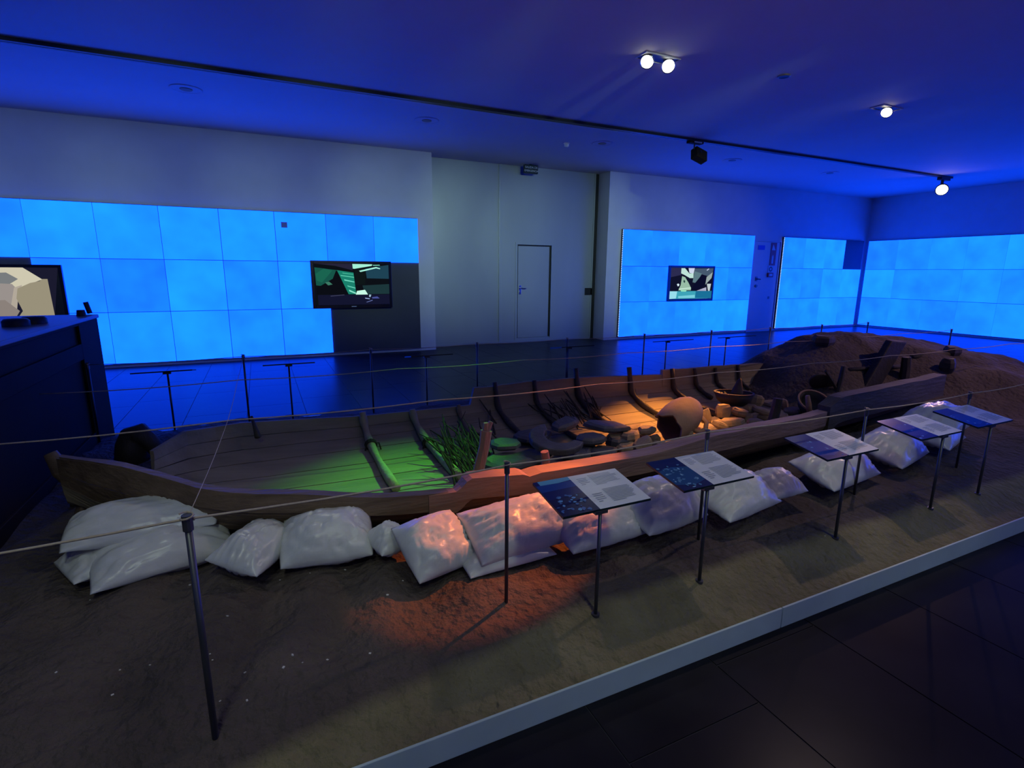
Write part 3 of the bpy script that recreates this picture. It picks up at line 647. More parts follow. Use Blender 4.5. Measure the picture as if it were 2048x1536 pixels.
# thin cap along the bow half of the near side, heavy wale along the rest
def rail(pts, name, matn):
    """pts: (x, y_outer, z_top, width, height)"""
    vs = []
    for (x, y, z, w_, h) in pts: vs += [(x, y-0.012, z-h), (x, y+w_, z-h), (x, y+w_, z), (x, y-0.012, z)]
    fs = []
    for i in range(len(pts)-1):
        for k in range(4): a = i*4+k; b = i*4+(k+1) % 4; fs.append((a, b, b+4, a+4))
    e = (len(pts)-1)*4; fs += [(3,2,1,0), (e, e+1, e+2, e+3)]
    m = MB(); m.add(vs, fs); return m.build(name, matn, boat)
P = []
for i in range(24):
    x = HX0+(0.86-HX0)*i/23; p = sect(x, 0); P.append((x, p.y-0.02, p.z+0.012*noise.noise((x*3,0,0))+0.006, 0.055 if x > -0.8 else 0.03, 0.10))
rail(P, 'gunwale_rail', 'wood_hull')
P = []
wl = [((940,956),2.56),((1018,951),2.55),((1050,948),2.545),((1058,952),2.545),((1070,945),2.545),((1096,942),2.54),((1193,927),2.545),((1272,913),2.55),((1320,903),2.555),((1433,869),2.575),((1480,861),2.59),((1533,848),2.615),((1619,833),2.67),((1660,822),2.70)]
ta = np.array([(0.72, 0.438), (0.80, 0.438), (0.88, 0.440)] + [(aty(*p, Y-0.03).x, aty(*p, Y-0.03).z) for p, Y in wl])
for x in np.concatenate([np.arange(0.72, 1.3, 0.03), np.arange(1.3, 4.16, 0.08)]):
    p = sect(x, 0); P.append((x, p.y-0.028, np.interp(x, ta[:,0], ta[:,1])+0.005*noise.noise((x*4,2,0)), 0.05+0.055*smooth(0.85, 1.0, x)-0.03*smooth(2.4, 3.2, x), 0.12))
rail(P, 'wale', 'wood_wale')
P = []
for x in np.arange(4.14, 6.36, 0.08):
    p = sect(min(x, 6.3), 0); P.append((x, p.y-0.03, 0.60+0.008*noise.noise((x*3,5,0)) - 0.06*(1-smooth(4.12, 4.34, x)), 0.10, 0.22))
rail(P, 'stern_side_timber', 'wood_aged')
# upper strake of the far side, from its broken end on
def far_top(xa, xb, h, sl=0.05):
    vs = []; n = 26
    for i in range(n+1):
        x = xa+(xb-xa)*i/n; p = sect(x, 1)
        hh = np.interp(x, h[0], h[1]); a = 0.012*noise.noise((x*5, 0, 2)) if i else 0
        vs += [(x, p.y-0.005, p.z-0.02), (x, p.y+0.035, p.z-0.02), (x+(sl if i == 0 else 0), p.y+0.045, p.z+hh+a), (x+(sl if i == 0 else 0), p.y+0.005, p.z+hh+a)]
    fs = []
    for i in range(n):
        for k in range(4): a = i*4+k; b = i*4+(k+1) % 4; fs.append((a, b, b+4, a+4))
    e = n*4; fs += [(3,2,1,0), (e, e+1, e+2, e+3)]
    m = MB(); m.add(vs, fs); return m.build('plank', 'wood_hull_inner', boat)
far_top(1.69, 3.96, ([1.69, 2.9, 3.96], [0.155, 0.135, 0.115])); far_top(3.965, 5.8, ([3.96, 5.0, 5.8], [0.165, 0.15, 0.11]), 0.0)
# ribs: round poles that follow the far side and stick up past the gunwale
def rib(x, t0, extra, r, matn='wood_rib', lash=None, lean=0.0):
    pts = []; n = 12
    for i in range(n+1):
        t = t0+(1.0-t0)*i/n; p = sect(x+lean*(1-i/n), t)+nrm(x, t)*(r*0.9); pts.append(p)
    top = pts[-1]; d = (pts[-1]-pts[-2]).normalized(); d = (d+Vector((0, 0.1, 0.8))).normalized()
    if extra > 0: pts += [top+d*extra*0.5, top+d*extra]
    rs = [r*(0.85+0.15*math.sin(i*1.3)) for i in range(len(pts))]
    o = MB().tube(pts, rs, 8).build('rib', matn, boat, smooth=True)
    if lash:
        i = lash; c = pts[i]; tdir = (pts[i+1]-pts[i-1]).normalized(); m = MB()
        for k in (-1, 0, 1):
            ring = []; a = tdir.cross(Vector((1,0,0))).normalized(); b = Vector((1,0,0))
            for q in range(13): an = 2*math.pi*q/12; ring.append(c+tdir*(0.014*k)+a*(math.cos(an)*(r+0.006))+b*(math.sin(an)*(r+0.006)))
            m.tube(ring, 0.007, 6)
        m.tube([c+Vector((0.03,0,0.01)), c+Vector((0.06,-0.02,0.015)), c+Vector((0.075,-0.03,-0.05)), c+Vector((0.07,-0.04,-0.10))], 0.006, 6)
        m.tube([c+Vector((-0.03,0,0.0)), c+Vector((-0.05,-0.02,-0.03)), c+Vector((-0.04,-0.03,-0.09))], 0.007, 6)
        m.build('lashing', 'lashing', o)
    return o
rib(0.70, 0.45, 0.04, 0.037, 'wood_light', lash=6, lean=0.02); rib(1.13, 0.45, 0.02, 0.037, 'wood_light', lash=5, lean=0.05); rib(1.57, 0.5, 0.02, 0.026)
for x, ex_, rr, t0 in ((1.96,0.19,0.030,.5), (2.38,0.16,0.028,.5), (2.86,0.24,0.034,.52), (3.52,0.22,0.034,.52), (4.10,0.18,0.034,.55), (4.42,0.16,0.028,.75), (4.72,0.14,0.026,.8), (5.06,0.15,0.026,.8)):
    rib(x, t0, ex_, rr, 'wood_dark', lean=0.05)
# bow: rising end timber
b0 = sect(HX0, 0)
MB().tube([(-0.70,3.28,0.25), (-0.90,3.35,0.40), (-1.02,3.38,0.56), (-1.06,3.40,0.655)], [0.035,0.045,0.045,0.03], 8).build('stem_timber', 'wood_hull', boat, smooth=True)

# dark bent timber behind the bow
bt = empty('bent_timber', (-0.87, 4.55, 0.18), 'black bent timber standing behind the broken bow', 'timber')
zb = sand_z(-0.95, 4.6, False)
A = [aty(266, 912, 4.55), aty(264, 890, 4.55), aty(268, 872, 4.55), aty(280, 866, 4.52), aty(298, 880, 4.5), aty(326, 914, 4.46)]
A[0].z = zb-0.03; A[0].x -= 0.01
MB().tube(A, [0.115, 0.105, 0.09, 0.075, 0.06, 0.05], 12).build('curved_trunk', 'wood_dark', bt, smooth=True)
MB().tube([aty(326, 914, 4.45), aty(331, 930, 4.44)], [0.05, 0.04], 10).build('broken_end', 'wood_dark', bt, smooth=True)

# ------------------------------------------------------------------ things in the boat
def hull_z(x, y):
    best = 1
    for k in range(0, 61):
        p = sect(x, k/60)
        if abs(p.y-y) < 0.03: best = min(best, p.z)
    return best if best < 1 else 0.16
def blob(c, size, seed, flat=False, matn='rock', name='stone', rz=0.0, tilt=(0,0), npts=None):
    """angular fragment: a polygon outline with thickness and bevelled, uneven faces"""
    rnd = random.Random(seed); a, b, h = size; n = npts or rnd.randint(6, 8); vs = []; lev = ((0.0, 0.82), (0.35, 1.0), (0.78, 0.96), (1.0, 0.74))
    base = [(2*math.pi*(k+rnd.uniform(-.25, .25))/n, rnd.uniform(0.78, 1.1)) for k in range(n)]
    R = RZ(rz) @ RX(tilt[0]) @ RY(tilt[1])
    for (lz, ls) in lev:
        for (an, rr) in base:
            vs.append(R @ Vector((a*rr*ls*math.cos(an), b*rr*ls*math.sin(an), h*(lz-0.5)+h*0.10*rnd.uniform(-1, 1)*(lz > 0.5))) + Vector(c))
    fs = [(i*n+k, i*n+(k+1) % n, (i+1)*n+(k+1) % n, (i+1)*n+k) for i in range(3) for k in range(n)] + [tuple(range(n-1, -1, -1)), tuple(3*n+k for k in range(n))]
    m = MB(); m.add(vs, fs); return m.build(name, matn)
# brushwood bed
tw_mesh = []
def twig_bed(cnt, region, zb, lab, grp, seed):
    rnd = random.Random(seed)
    for k in range(cnt):
        px = rnd.uniform(region[0], region[1]); u = (px-region[0])/(region[1]-region[0])
        py = rnd.uniform(region[2]+ (region[4] if len(region) > 4 else 0)*(1-u), region[3])
        p = atz(px, py, zb+rnd.uniform(0.0, 0.04)); L = rnd.uniform(0.16, 0.36)
        d = Vector((rnd.gauss(-0.12, 0.26), rnd.uniform(0.35, 0.9), rnd.uniform(0.18, 0.75))).normalized()
        q1 = p+d*L*0.5+Vector((rnd.uniform(-.02, .02), 0, rnd.uniform(0, .02))); q2 = p+d*L
        r = rnd.uniform(0.005, 0.010)
        m = MB(); m.tube([p-d*0.05, q1, q2], [r, r*0.9, r*0.5], 5)
        o = m.build('twig', 'twig'); tag(o, lab, 'twig', grp)
twig_bed(62, (893, 968, 880, 968), 0.16, 'thin twig of the green-lit brushwood bed left of the forked stake', 'twigs of the green-lit brushwood', 3)
twig_bed(44, (1085, 1215, 815, 852), 0.20, 'thin dark twig bristling behind the flat slabs', 'twigs behind the flat slabs', 5)
twig_bed(16, (960, 1010, 850, 930), 0.17, 'thin twig of brushwood beside the forked stake', 'twigs beside the forked stake', 9)
p_, q_ = aty(503, 833, 4.26), aty(516, 874, 4.14)
tag(MB().tube([p_, (p_+q_)/2, q_], [0.010, 0.014, 0.024], 8).build('short_stick', 'wood_dark', smooth=True), 'short dark stick on the inner hull below the thin far post near the bow', 'stick')
# flat dark slabs
def slab(px, py, z, size, seed, lab, rz=0.0, tilt=(0,0)):
    c = atz(px, py, z); o = blob(c, size, seed, True, 'slab', 'stone_slab', rz, tilt, 9)
    return tag(o, lab, 'stone slab', 'dark slabs in the boat')
slab(1015, 925, 0.19, (0.22,0.17,0.07), 11, 'broad dark slab at the bottom left, next to the forked stake')
slab(1010, 888, 0.27, (0.13,0.12,0.05), 12, 'thin oval dark slab lying on the broad slab by the forked stake', 0.3)
slab(1062, 872, 0.21, (0.20,0.16,0.06), 13, 'dark slab behind the crescent-shaped slab')
slab(1062, 915, 0.19, (0.16,0.13,0.07), 21, 'dark slab just behind the short red peg')
slab(1130, 848, 0.30, (0.17,0.10,0.06), 14, 'long dark slab at the back, touching the twigs', 0.5, (0.1,-0.08))
slab(1215, 852, 0.31, (0.20,0.15,0.055), 15, 'largest pale-topped slab, left of the orange-lit hull', -0.25, (0.03,0.05))
slab(1180, 878, 0.26, (0.15,0.11,0.06), 16, 'grey slab in front of the largest pale-topped slab', 0.2)
slab(1235, 884, 0.20, (0.12,0.10,0.09), 17, 'small dark slab at the right end of the slab heap')
slab(1150, 905, 0.18, (0.19,0.13,0.06), 18, 'dark slab lowest in the heap, under the near rail')
slab(1205, 905, 0.18, (0.15,0.12,0.06), 19, 'dark slab low beside the yellow-lit rubble')
# crescent slab
c0 = atz(1112, 884, 0.29); pts = []
for k in range(13): a = math.radians(70+ (300-70)*k/12); pts.append(Vector((0.23*math.cos(a), 0.21*math.sin(a), 0)))
for k in range(13): a = math.radians(290-(290-95)*k/12); pts.append(Vector((0.125*math.cos(a)+0.03, 0.115*math.sin(a), 0)))
R_ = RX(0.22) @ RZ(0.35)
tag(MB().prism([c0+R_ @ p for p in pts], R_ @ Vector((0,0,0.055))).build('crescent_slab', 'slab', bevel=0.012), 'crescent-shaped dark slab in the middle of the slab heap', 'stone slab', 'dark slabs in the boat')

# rubble and sherds lit orange and yellow
rub = [(1232,878,.22,.10,'flat pale stone at the left edge of the lit rubble'),(1262,872,.24,.11,'flat stone below the glowing patch of hull'),(1292,860,.27,.09,'thin sherd leaning before the jar mouth'),(1285,888,.22,.10,'flat yellow stone nearest the rail left of the jar'),
 (1325,894,.22,.09,'small yellow stone under the jar mouth'),(1378,868,.27,.05,'small upright sherd at the foot of the jar'),(1392,872,.22,.09,'yellow block right of the jar foot'),(1412,860,.22,.11,'yellow flat stone right of the jar'),
 (1412,832,.27,.075,'dark notched sherd beside the jar handle'),(1440,850,.23,.09,'yellow stone under the forked sherd'),(1462,846,.24,.12,'broad pyramid-shaped yellow stone'),(1446,822,.27,.075,'orange sherd standing behind the jar handle'),
 (1480,824,.26,.10,'orange peaked stone in front of the dark basin'),(1508,846,.22,.09,'yellow stone close to the dark stake'),(1500,818,.25,.085,'red-orange stone behind the peaked stone'),(1525,822,.25,.09,'large red-orange stone left of the dark stake'),
 (1512,800,.24,.07,'red stone at the far side behind the stones'),(1568,808,.26,.05,'small red stone right of the dark stake'),(1585,822,.22,.10,'flat yellowish sherd right of the dark stake'),(1430,890,.20,.08,'stone low against the near rail'),(1350,905,.19,.10,'low yellow stone by the rail under the jar'),(1545,860,.19,.09,'dark stone between the stake and the rail')]
for k, (px, py, z, s, lab) in enumerate(rub):
    c = atz(px, py, z); rnd = random.Random(100+k)
    flat = s > 0.08
    o = blob(c, (s*rnd.uniform(.95, 1.25), s*rnd.uniform(.75, 1.0), (0.055 if flat else 0.09)*rnd.uniform(.9, 1.4)), 100+k, False, 'rock', 'rubble_stone', rnd.uniform(-.8, .8), (rnd.uniform(-.35, .2), rnd.uniform(-.3, .3)))
    tag(o, lab, 'stone', 'rubble stones in the boat')
# more low filling stones so the rubble heap is closed
fill = [(1255,895),(1300,878),(1315,900),(1365,890),(1395,890),(1425,875),(1450,870),(1480,860),(1490,835),(1470,838),(1535,835),(1425,845),(1540,808),(1560,835),(1600,838),(1270,858)]
for k, (px, py) in enumerate(fill):
    c = atz(px, py, 0.185); rnd = random.Random(300+k)
    o = blob(c, (rnd.uniform(.08, .12), rnd.uniform(.07, .1), rnd.uniform(.06, .09)), 300+k, False, 'rock', 'rubble_stone', rnd.uniform(-1, 1), (rnd.uniform(-.2, .2), rnd.uniform(-.2, .2)))
    tag(o, 'low filler stone wedged between the lit rubble stones', 'stone', 'low stones under the rubble')

# broken jar lying with its open end towards the viewer
jar = empty('broken_jar', tuple(atz(1365, 850, 0.2)), 'large broken clay jar tipped on its side with a dark open end', 'jar')
cm = atz(1338, 856, 0.31); axis = (Vector((0.86, 0.10, 0.46))).normalized()
M = Matrix.Translation(cm) @ axis.to_track_quat('Z', 'Y').to_matrix().to_4x4()
prof = [(0.150, 0.0), (0.158, 0.05), (0.162, 0.12), (0.156, 0.20), (0.136, 0.27), (0.10, 0.33), (0.055, 0.365), (0.0, 0.375)]
inn = [(max(0, r-0.016), z-0.010) for r, z in prof[::-1]]; inn[-1] = (0.135, 0.0)
jb = MB().lathe(prof+inn+[prof[0]], 28, M); 
for i in range(28): pass
o = jb.build('body', 'clay', jar, smooth=True)
# jagged rim
me = o.data; org = Vector(o['_org'])
for v in me.vertices:
    lp = M.inverted() @ (v.co+org)
    if lp.z < 0.06:
        an = math.atan2(lp.y, lp.x); lp.z += (0.022*math.sin(3*an+1)+0.014*math.sin(7*an))*(1-lp.z/0.06 if lp.z > 0 else 1); v.co = M @ lp - org
MB().lathe([(0.0, 0.0), (0.138, 0.0)], 24, M @ Matrix.Translation((0,0,0.20))).build('inner_disc', 'clay_dark', jar)  # dark disc across the inside of the jar
ha = math.radians(0.0); hdir = (M.inverted().to_3x3() @ Vector((0.75, -0.6, -0.1))); ha = math.atan2(hdir.y, hdir.x)
hp = [M @ Vector((r_*math.cos(ha), r_*math.sin(ha), z_)) for r_, z_ in ((0.150, 0.13), (0.205, 0.15), (0.215, 0.21), (0.18, 0.27), (0.12, 0.28))]
MB().tube(hp, 0.021, 8).build('handle', 'clay', jar, smooth=True)
# dark basin with a pointed sherd, second bowl with a peg
def bowl(name, lab, c, r, h, tilt, rim_mat):
    root = empty(name, tuple(c), lab, 'bowl'); M = Matrix.Translation(c) @ Matrix.Rotation(tilt[0], 4, 'X') @ Matrix.Rotation(tilt[1], 4, 'Y')
    MB().lathe([(0.0, 0.0), (r*.55, 0.01), (r*.85, h*.45), (r, h), (r*.93, h), (r*.78, h*.5), (r*.5, 0.03), (0.0, 0.025)], 24, M).build('body', 'clay_dark', root, smooth=True)
    MB().lathe([(r*1.02, h*.93), (r*1.02, h*1.04), (r*.91, h*1.04), (r*.91, h*.93), (r*1.02, h*.93)], 24, M).build('rim', rim_mat, root)
    return root
bowl('dark_basin', 'wide black basin behind the orange stones', atz(1466, 812, 0.25), 0.195, 0.14, (-0.05, 0.04), 'clay_dark')
cs = atz(1474, 786, 0.38)
tag(MB().lathe([(0.0, 0.17), (0.02, 0.14), (0.055, 0.03), (0.06, 0.0), (0.0, -0.01)], 10, Matrix.Translation(cs) @ Matrix.Rotation(0.15, 4, 'Y')).build('pointed_sherd', 'wood_dark'), 'dark pointed cone standing behind the black basin', 'sherd')
bowl('dark_bowl', 'black bowl tipped towards the stake, with an orange peg in it', atz(1617, 822, 0.23), 0.155, 0.15, (0.55, -0.25), 'clay')
c_ = atz(1619, 826, 0.27); 
tag(MB().tube([c_, c_+Vector((0.0,0.02,0.08)), c_+Vector((-0.02,0.03,0.17))], [0.024,0.026,0.02], 8).build('wooden_peg', 'clay', smooth=True), 'short orange peg leaning inside the tipped black bowl', 'peg')
# stakes
def stake(name, lab, b, t, zb, Yt=None, r=(0.03, 0.025), matn='wood_dark', fork=False, cat='stake', n=7):
    p = on_sand(*b) if zb is None else atz(*b, zb); q = aty(*t, p.y if Yt is None else Yt); m = MB()
    mid = (p+q)/2+Vector((0.008, 0, 0))
    if not fork:
        m.tube([p-(q-p)*0.06, mid, q], [r[0], (r[0]+r[1])/2, r[1]], n); o = m.build(name, matn, smooth=False); return tag(o, lab, cat)
    root = empty(name, tuple(p), lab, cat); s = p+(q-p)*0.84
    MB().tube([p-(q-p)*0.06, mid, s], [r[0], r[0]*0.95, r[1]*1.15], n).build('shaft', matn, root)
    MB().tube([s-(q-p)*0.03, q+Vector((-0.016,0,0))], [r[1]*0.7, r[1]*0.5], 6).build('prong', matn, root); MB().tube([s-(q-p)*0.03, q+Vector((0.022,0,0.004))], [r[1]*0.7, r[1]*0.45], 6).build('prong', matn, root)
    return root
mat('wood_red', (0.26, 0.13, 0.095), 0.75, 0, 8, 0.5, 24, col2=(0.36, 0.19, 0.14), stretch=(2,2,0.5))
stake('forked_stake', 'reddish forked stake leaning at the end of the brushwood', (956, 945), (976, 845), 0.30, r=(0.038, 0.034), matn='wood_red', fork=True)
stake('wooden_peg', 'short round-topped red peg behind the near rail', (1090, 935), (1089, 903), 0.36, r=(0.028, 0.026), matn='wood_red', n=12, cat='peg')
stake('dark_stake', 'dark round stake standing between rubble and tipped bowl', (1543, 850), (1556, 797), 0.22, r=(0.047, 0.04), n=10)
stake('thin_stake', 'left one of the two thin sticks crossed in a V near the stern', (1674, 780), (1651, 742), None, r=(0.018, 0.014))
stake('thin_stake', 'right one of the two thin sticks crossed in a V near the stern', (1675, 782), (1687, 732), None, r=(0.03, 0.022))
# dark oval patch lying against the V sticks
c_ = on_sand(1643, 770); c_ = aty(1643, 764, c_.y-0.05)
tag(MB().lathe([(0.0, -0.012), (0.13, -0.012), (0.14, 0.0), (0.13, 0.012), (0.0, 0.012)], 22, Matrix.Translation(c_) @ Matrix.Rotation(0.5, 4, 'Y') @ Matrix.Rotation(-0.75, 4, 'X') @ Matrix.Diagonal((1.2, 0.8, 1, 1))).build('dark_disc', 'wood_dark', smooth=True), 'dark oval disc leaning on the crossed sticks', 'disc')
# big leaning slab-like timber at the stern
y_ = on_sand(1750, 767).y-0.02
a, b, c, d = aty(1734, 768, y_), aty(1766, 766, y_), aty(1815, 685, y_+0.06), aty(1784, 682, y_+0.06)
u_ = (a-d).normalized(); a += u_*0.12; b += u_*0.12
tag(MB().prism([a, b, c, d], (0.03, 0.09, 0.01)).build('leaning_timber', 'wood_black', bevel=0.015), 'broad dark timber leaning up at the stern', 'timber')
stake('stern_post', 'short dark post right of the leaning timber', (1808, 756), (1813, 714), None, r=(0.055, 0.045), n=8)
def log(name, lab, p, q, r):
    tag(MB().tube([p, (p+q)/2+Vector((0,0,0.01)), q], r, 8).build(name, 'wood_dark', smooth=True), lab, 'log')
log('half_buried_log', 'thin dark log joining the leaning timber to the V sticks', on_sand(1697, 740), on_sand(1806, 733), 0.024)
log('half_buried_log', 'dark log half buried in the mound right of the stern post', on_sand(1824, 715), on_sand(1898, 709), 0.034)
tag(blob(on_sand(1893, 740)+Vector((0,0,0.05)), (0.09, 0.08, 0.15), 401, False, 'wood_dark', 'timber_stump', 0.2), 'dark stump at the end of the boat side', 'stump')
tag(blob(on_sand(1904, 706)+Vector((0,0,0.03)), (0.13, 0.10, 0.10), 402, False, 'wood_dark', 'timber_block', 0.4), 'dark block on top of the mound below a string post', 'block')
tag(blob(on_sand(1648, 684)+Vector((0,0,0.02)), (0.16, 0.12, 0.12), 403, False, 'wood_dark', 'dark_stone', 0.1), 'dark stone on the left shoulder of the sand mound', 'stone')

# ------------------------------------------------------------------ sandbags
def bag(lab, px, py, z, size, rz=0.0, roll=0.0, pitch=0.0, seed=0, loc=None):
    """pillow with pinched corners, sagging body and gathered creases"""
    a, b, h = size; rnd = random.Random(seed); nu, nv = 44, 30
    R = RZ(rz) @ RX(roll) @ RY(pitch); c = atz(px, py, z) if loc is None else Vector(loc); ph = rnd.uniform(0, 6); k1 = rnd.uniform(9, 14); rc = rnd.uniform(0.10, 0.42); fd = rnd.uniform(0.2, 1.0); a *= 1.10; b *= 1.12
    def pt(u, v, s):
        e = max(0.0, (1-abs(u)**3.0))**0.72*max(0.0, (1-abs(v)**2.4))**0.66
        x = a*u*math.sqrt(1-rc*v*v/2)*(1-0.05*(1-v*v)); y = b*v*math.sqrt(1-rc*u*u/2)*(1-0.07*(1-u*u))
        zz = h*1.08*e*(1.0 if s > 0 else 0.62)
        q_ = Vector((u*1.6+seed, v*1.5, s*0.7))
        wr = 0.20*h*noise.noise(q_)
        fold = noise.noise(Vector((u*(1.2+fd)+seed*3.1, v*(5.5-3*fd), 1.7+s))); fold2 = noise.noise(Vector((u*7*fd+v*4+seed, v*2-u*3, 4.4)))
        wr -= 0.42*h*max(0.0, 0.28-abs(fold))*(0.4+abs(u)) + 0.34*h*max(0.0, 0.20-abs(fold2))
        zz = s*(zz+wr*min(1, e*1.8))
        if s < 0: zz = max(zz, -h*0.55)
        return R @ Vector((x, y, zz)) + c
    vs = []; fs = []
    top = [[0]*(nv+1) for _ in range(nu+1)]; bot = [[0]*(nv+1) for _ in range(nu+1)]
    for i in range(nu+1):
        for j in range(nv+1):
            u = -1+2*i/nu; v = -1+2*j/nv; u = math.sin(u*math.pi/2)*0.35+u*0.65; v = math.sin(v*math.pi/2)*0.35+v*0.65
            top[i][j] = len(vs); vs.append(pt(u, v, 1))
            if i in (0, nu) or j in (0, nv): bot[i][j] = top[i][j]
            else: bot[i][j] = len(vs); vs.append(pt(u, v, -1))
    for i in range(nu):
        for j in range(nv):
            fs.append((top[i][j], top[i+1][j], top[i+1][j+1], top[i][j+1])); fs.append((bot[i][j], bot[i][j+1], bot[i+1][j+1], bot[i+1][j]))
    m = MB(); m.add(vs, fs); o = m.build('sandbag', 'bag', smooth=True)
    return tag(o, lab, 'sandbag', 'white sandbags along the boat')
bag('uppermost white sandbag under the bow, lying on another one', 290, 1040, 0.41, (0.30,0.14,0.10), 0.05, 0.2, 0.0, 1)
bag('lower white sandbag under the bow, behind the first string post', 330, 1104, 0.29, (0.27,0.13,0.11), 0.25, 0.25, 0.0, 2)
bag('mostly hidden white sandbag at the far left end of the row', 215, 1115, 0.27, (0.16,0.14,0.08), 0.5, 0.0, 0.0, 3)
bag('roundish white sandbag right of the bow pair', 513, 1096, 0.31, (0.175,0.125,0.105), 0.95, 0.2, 0.0, 4)
bag('white sandbag with a warm-lit corner, left of the smallest bag', 655, 1075, 0.32, (0.205,0.15,0.125), -0.12, 0.35, 0.0, 5)
bag('smallest white sandbag, squeezed between two big ones', 778, 1080, 0.31, (0.085,0.085,0.085), 0.3, 0.2, 0.0, 6)
bag('white sandbag lit orange, standing slanted right of the smallest bag', 872, 1088, 0.32, (0.165,0.15,0.11), 0.25, 0.55, 0.0, 7)
bag('wide white sandbag lit bright orange, behind the second string post', 1045, 1050, 0.34, (0.285,0.15,0.12), 0.07, 0.45, 0.0, 8)
bag('flattened white sandbag peeping out under the wide orange one', 1005, 1100, 0.25, (0.22,0.13,0.06), 0.05, 0.1, 0.0, 9)
bag('yellow-lit sandbag behind the post of the nearest information stand', 1195, 1045, 0.32, (0.24,0.14,0.11), 0.05, 0.35, 0.0, 10)
bag('creased sandbag below the second information board', 1320, 1008, 0.35, (0.235,0.16,0.14), 0.12, 0.4, 0.0, 11)
bag('plump grey-white sandbag right of the second information stand', 1470, 990, 0.33, (0.255,0.15,0.12), 0.15, 0.3, 0.0, 12)
bag('small grey-white sandbag tucked behind the plump one', 1552, 968, 0.33, (0.14,0.12,0.09), 0.0, 0.2, 0.0, 13)
bag('grey-white sandbag under the third information board', 1670, 935, 0.33, (0.30,0.16,0.12), 0.12, 0.3, 0.0, 14)
bag('grey-white sandbag between the third and fourth information boards', 1782, 895, 0.34, (0.30,0.17,0.13), 0.22, 0.3, 0.0, 15)
bag('grey-white sandbag under the fourth information board', 1868, 868, 0.33, (0.26,0.16,0.11), 0.25, 0.25, 0.0, 16)
bag('last sandbag of the row, beyond the fourth information board', 1878, 838, 0.40, (0.36,0.18,0.13), 0.2, 0.2, 0.0, 17)

# ------------------------------------------------------------------ string grid
GX = lambda i: -0.18+1.11*i
near = [(-0.24,1.65,0.905), (0.855,1.85,0.828), (2.03,1.93,0.799), (3.36,1.935,0.776), (4.55,1.935,0.772), (5.55,1.93,0.79), (6.48,1.85,0.84), (7.59,1.85,0.84), (8.74,1.85,0.84)]
def post(lab, x, y, zt, grp, r=0.0135, lean=0.0):
    zb_ = sand_z(x, y); root = empty('string_post', (x, y, zb_), lab, 'post', grp)
    MB().tube([(x, y, zb_-0.04), (x+lean, y, zt)], r, 10).build('rod', 'rod', root, smooth=True)
    MB().tube([(x+lean, y, zt-0.035), (x+lean, y, zt+0.012)], r*1.45, 10).build('top_collar', 'rod', root)
    m = MB(); c = Vector((x+lean, y, zt)); ring = [c+Vector((r*1.7*math.cos(a), r*1.7*math.sin(a), -0.006+0.002*k)) for k, a in enumerate([i*math.pi/4 for i in range(13)])]
    m.tube(ring, 0.003, 6); m.build('string_loop', 'cord', root)
    return root
nl = ['thin metal post in front of the sandbags under the bow', 'thin metal post in front of the wide orange-lit sandbag', 'thin metal post behind the second information board', 'thin metal post behind the third information board', 'thin metal post behind the farthest information board']
for i, (x, y, zt) in enumerate(near[:5]): post(nl[i], x, y, zt, 'near row of string posts', 0.0098 if i == 0 else 0.008)
for i in range(-1, 9):
    lab = {-1:'thin post standing against the dark display module', 0:'leaning thin dark post behind the bow, before the long light wall', 1:'thin far post below the bare end of the long light wall', 2:'thin far post before the left leaf of the gate', 3:'thin far post before the wicket door',
           4:'thin far post before the left part of the middle light wall', 5:'thin far post below the television with the teal band', 6:'thin far post before the white service door', 7:'thin far post before the corner light wall', 8:'thin far post in the far corner of the string grid'}[i]
    post(lab, GX(i), 5.19, 0.85, 'far row of string posts', 0.0085)
for j, lab in ((1, 'thin post on the mound at the right edge of the picture'), (2, 'thin post rising above the right side of the mound')): post(lab, 8.74, 1.85+1.11*j, 0.85, 'right end row of string posts', 0.0085)
for j, lab in ((1, 'thin post at the left end of the string over the middle of the boat'),): post(lab, -1.27, 1.85+1.11*j, 0.85, 'left end row of string posts', 0.0085)
post('thin post at the left front corner of the string grid', -1.27, 1.66, 0.90, 'near row of string posts', 0.010)
def string(lab, pts, r=0.0036):
    P = []
    for a, b in zip(pts[:-1], pts[1:]):
        for k in range(6):
            t = k/6; v = Vector(a).lerp(Vector(b), t); v.z -= 0.012*math.sin(math.pi*t); P.append(v)
    P.append(Vector(pts[-1])); tag(MB().tube(P, r, 6).build('grid_string', 'cord', smooth=True), lab, 'string', 'strings of the grid')
string('near string stretched along the posts in front of the sandbags', [(-1.27, 1.66, 0.90)]+[(x, y, z) for x, y, z in near])
string('string stretched lengthwise over the middle of the boat', [(GX(i) if i > -1 else -1.27, 2.96, 0.848) for i in range(-1, 9)], 0.0034)
string('string stretched lengthwise over the far side of the boat', [(GX(i) if i > -1 else -1.27, 4.07, 0.848) for i in range(-1, 9)], 0.0032)
string('far string along the posts behind the boat', [(GX(i), 5.19, 0.85) for i in range(-1, 9)], 0.0030)
string('thin cross string from the first near post to the far side', [(-0.24, 1.65, 0.905), (-0.20, 2.96, 0.85), (-0.19, 4.07, 0.85), (-0.18, 5.19, 0.85)], 0.0014)
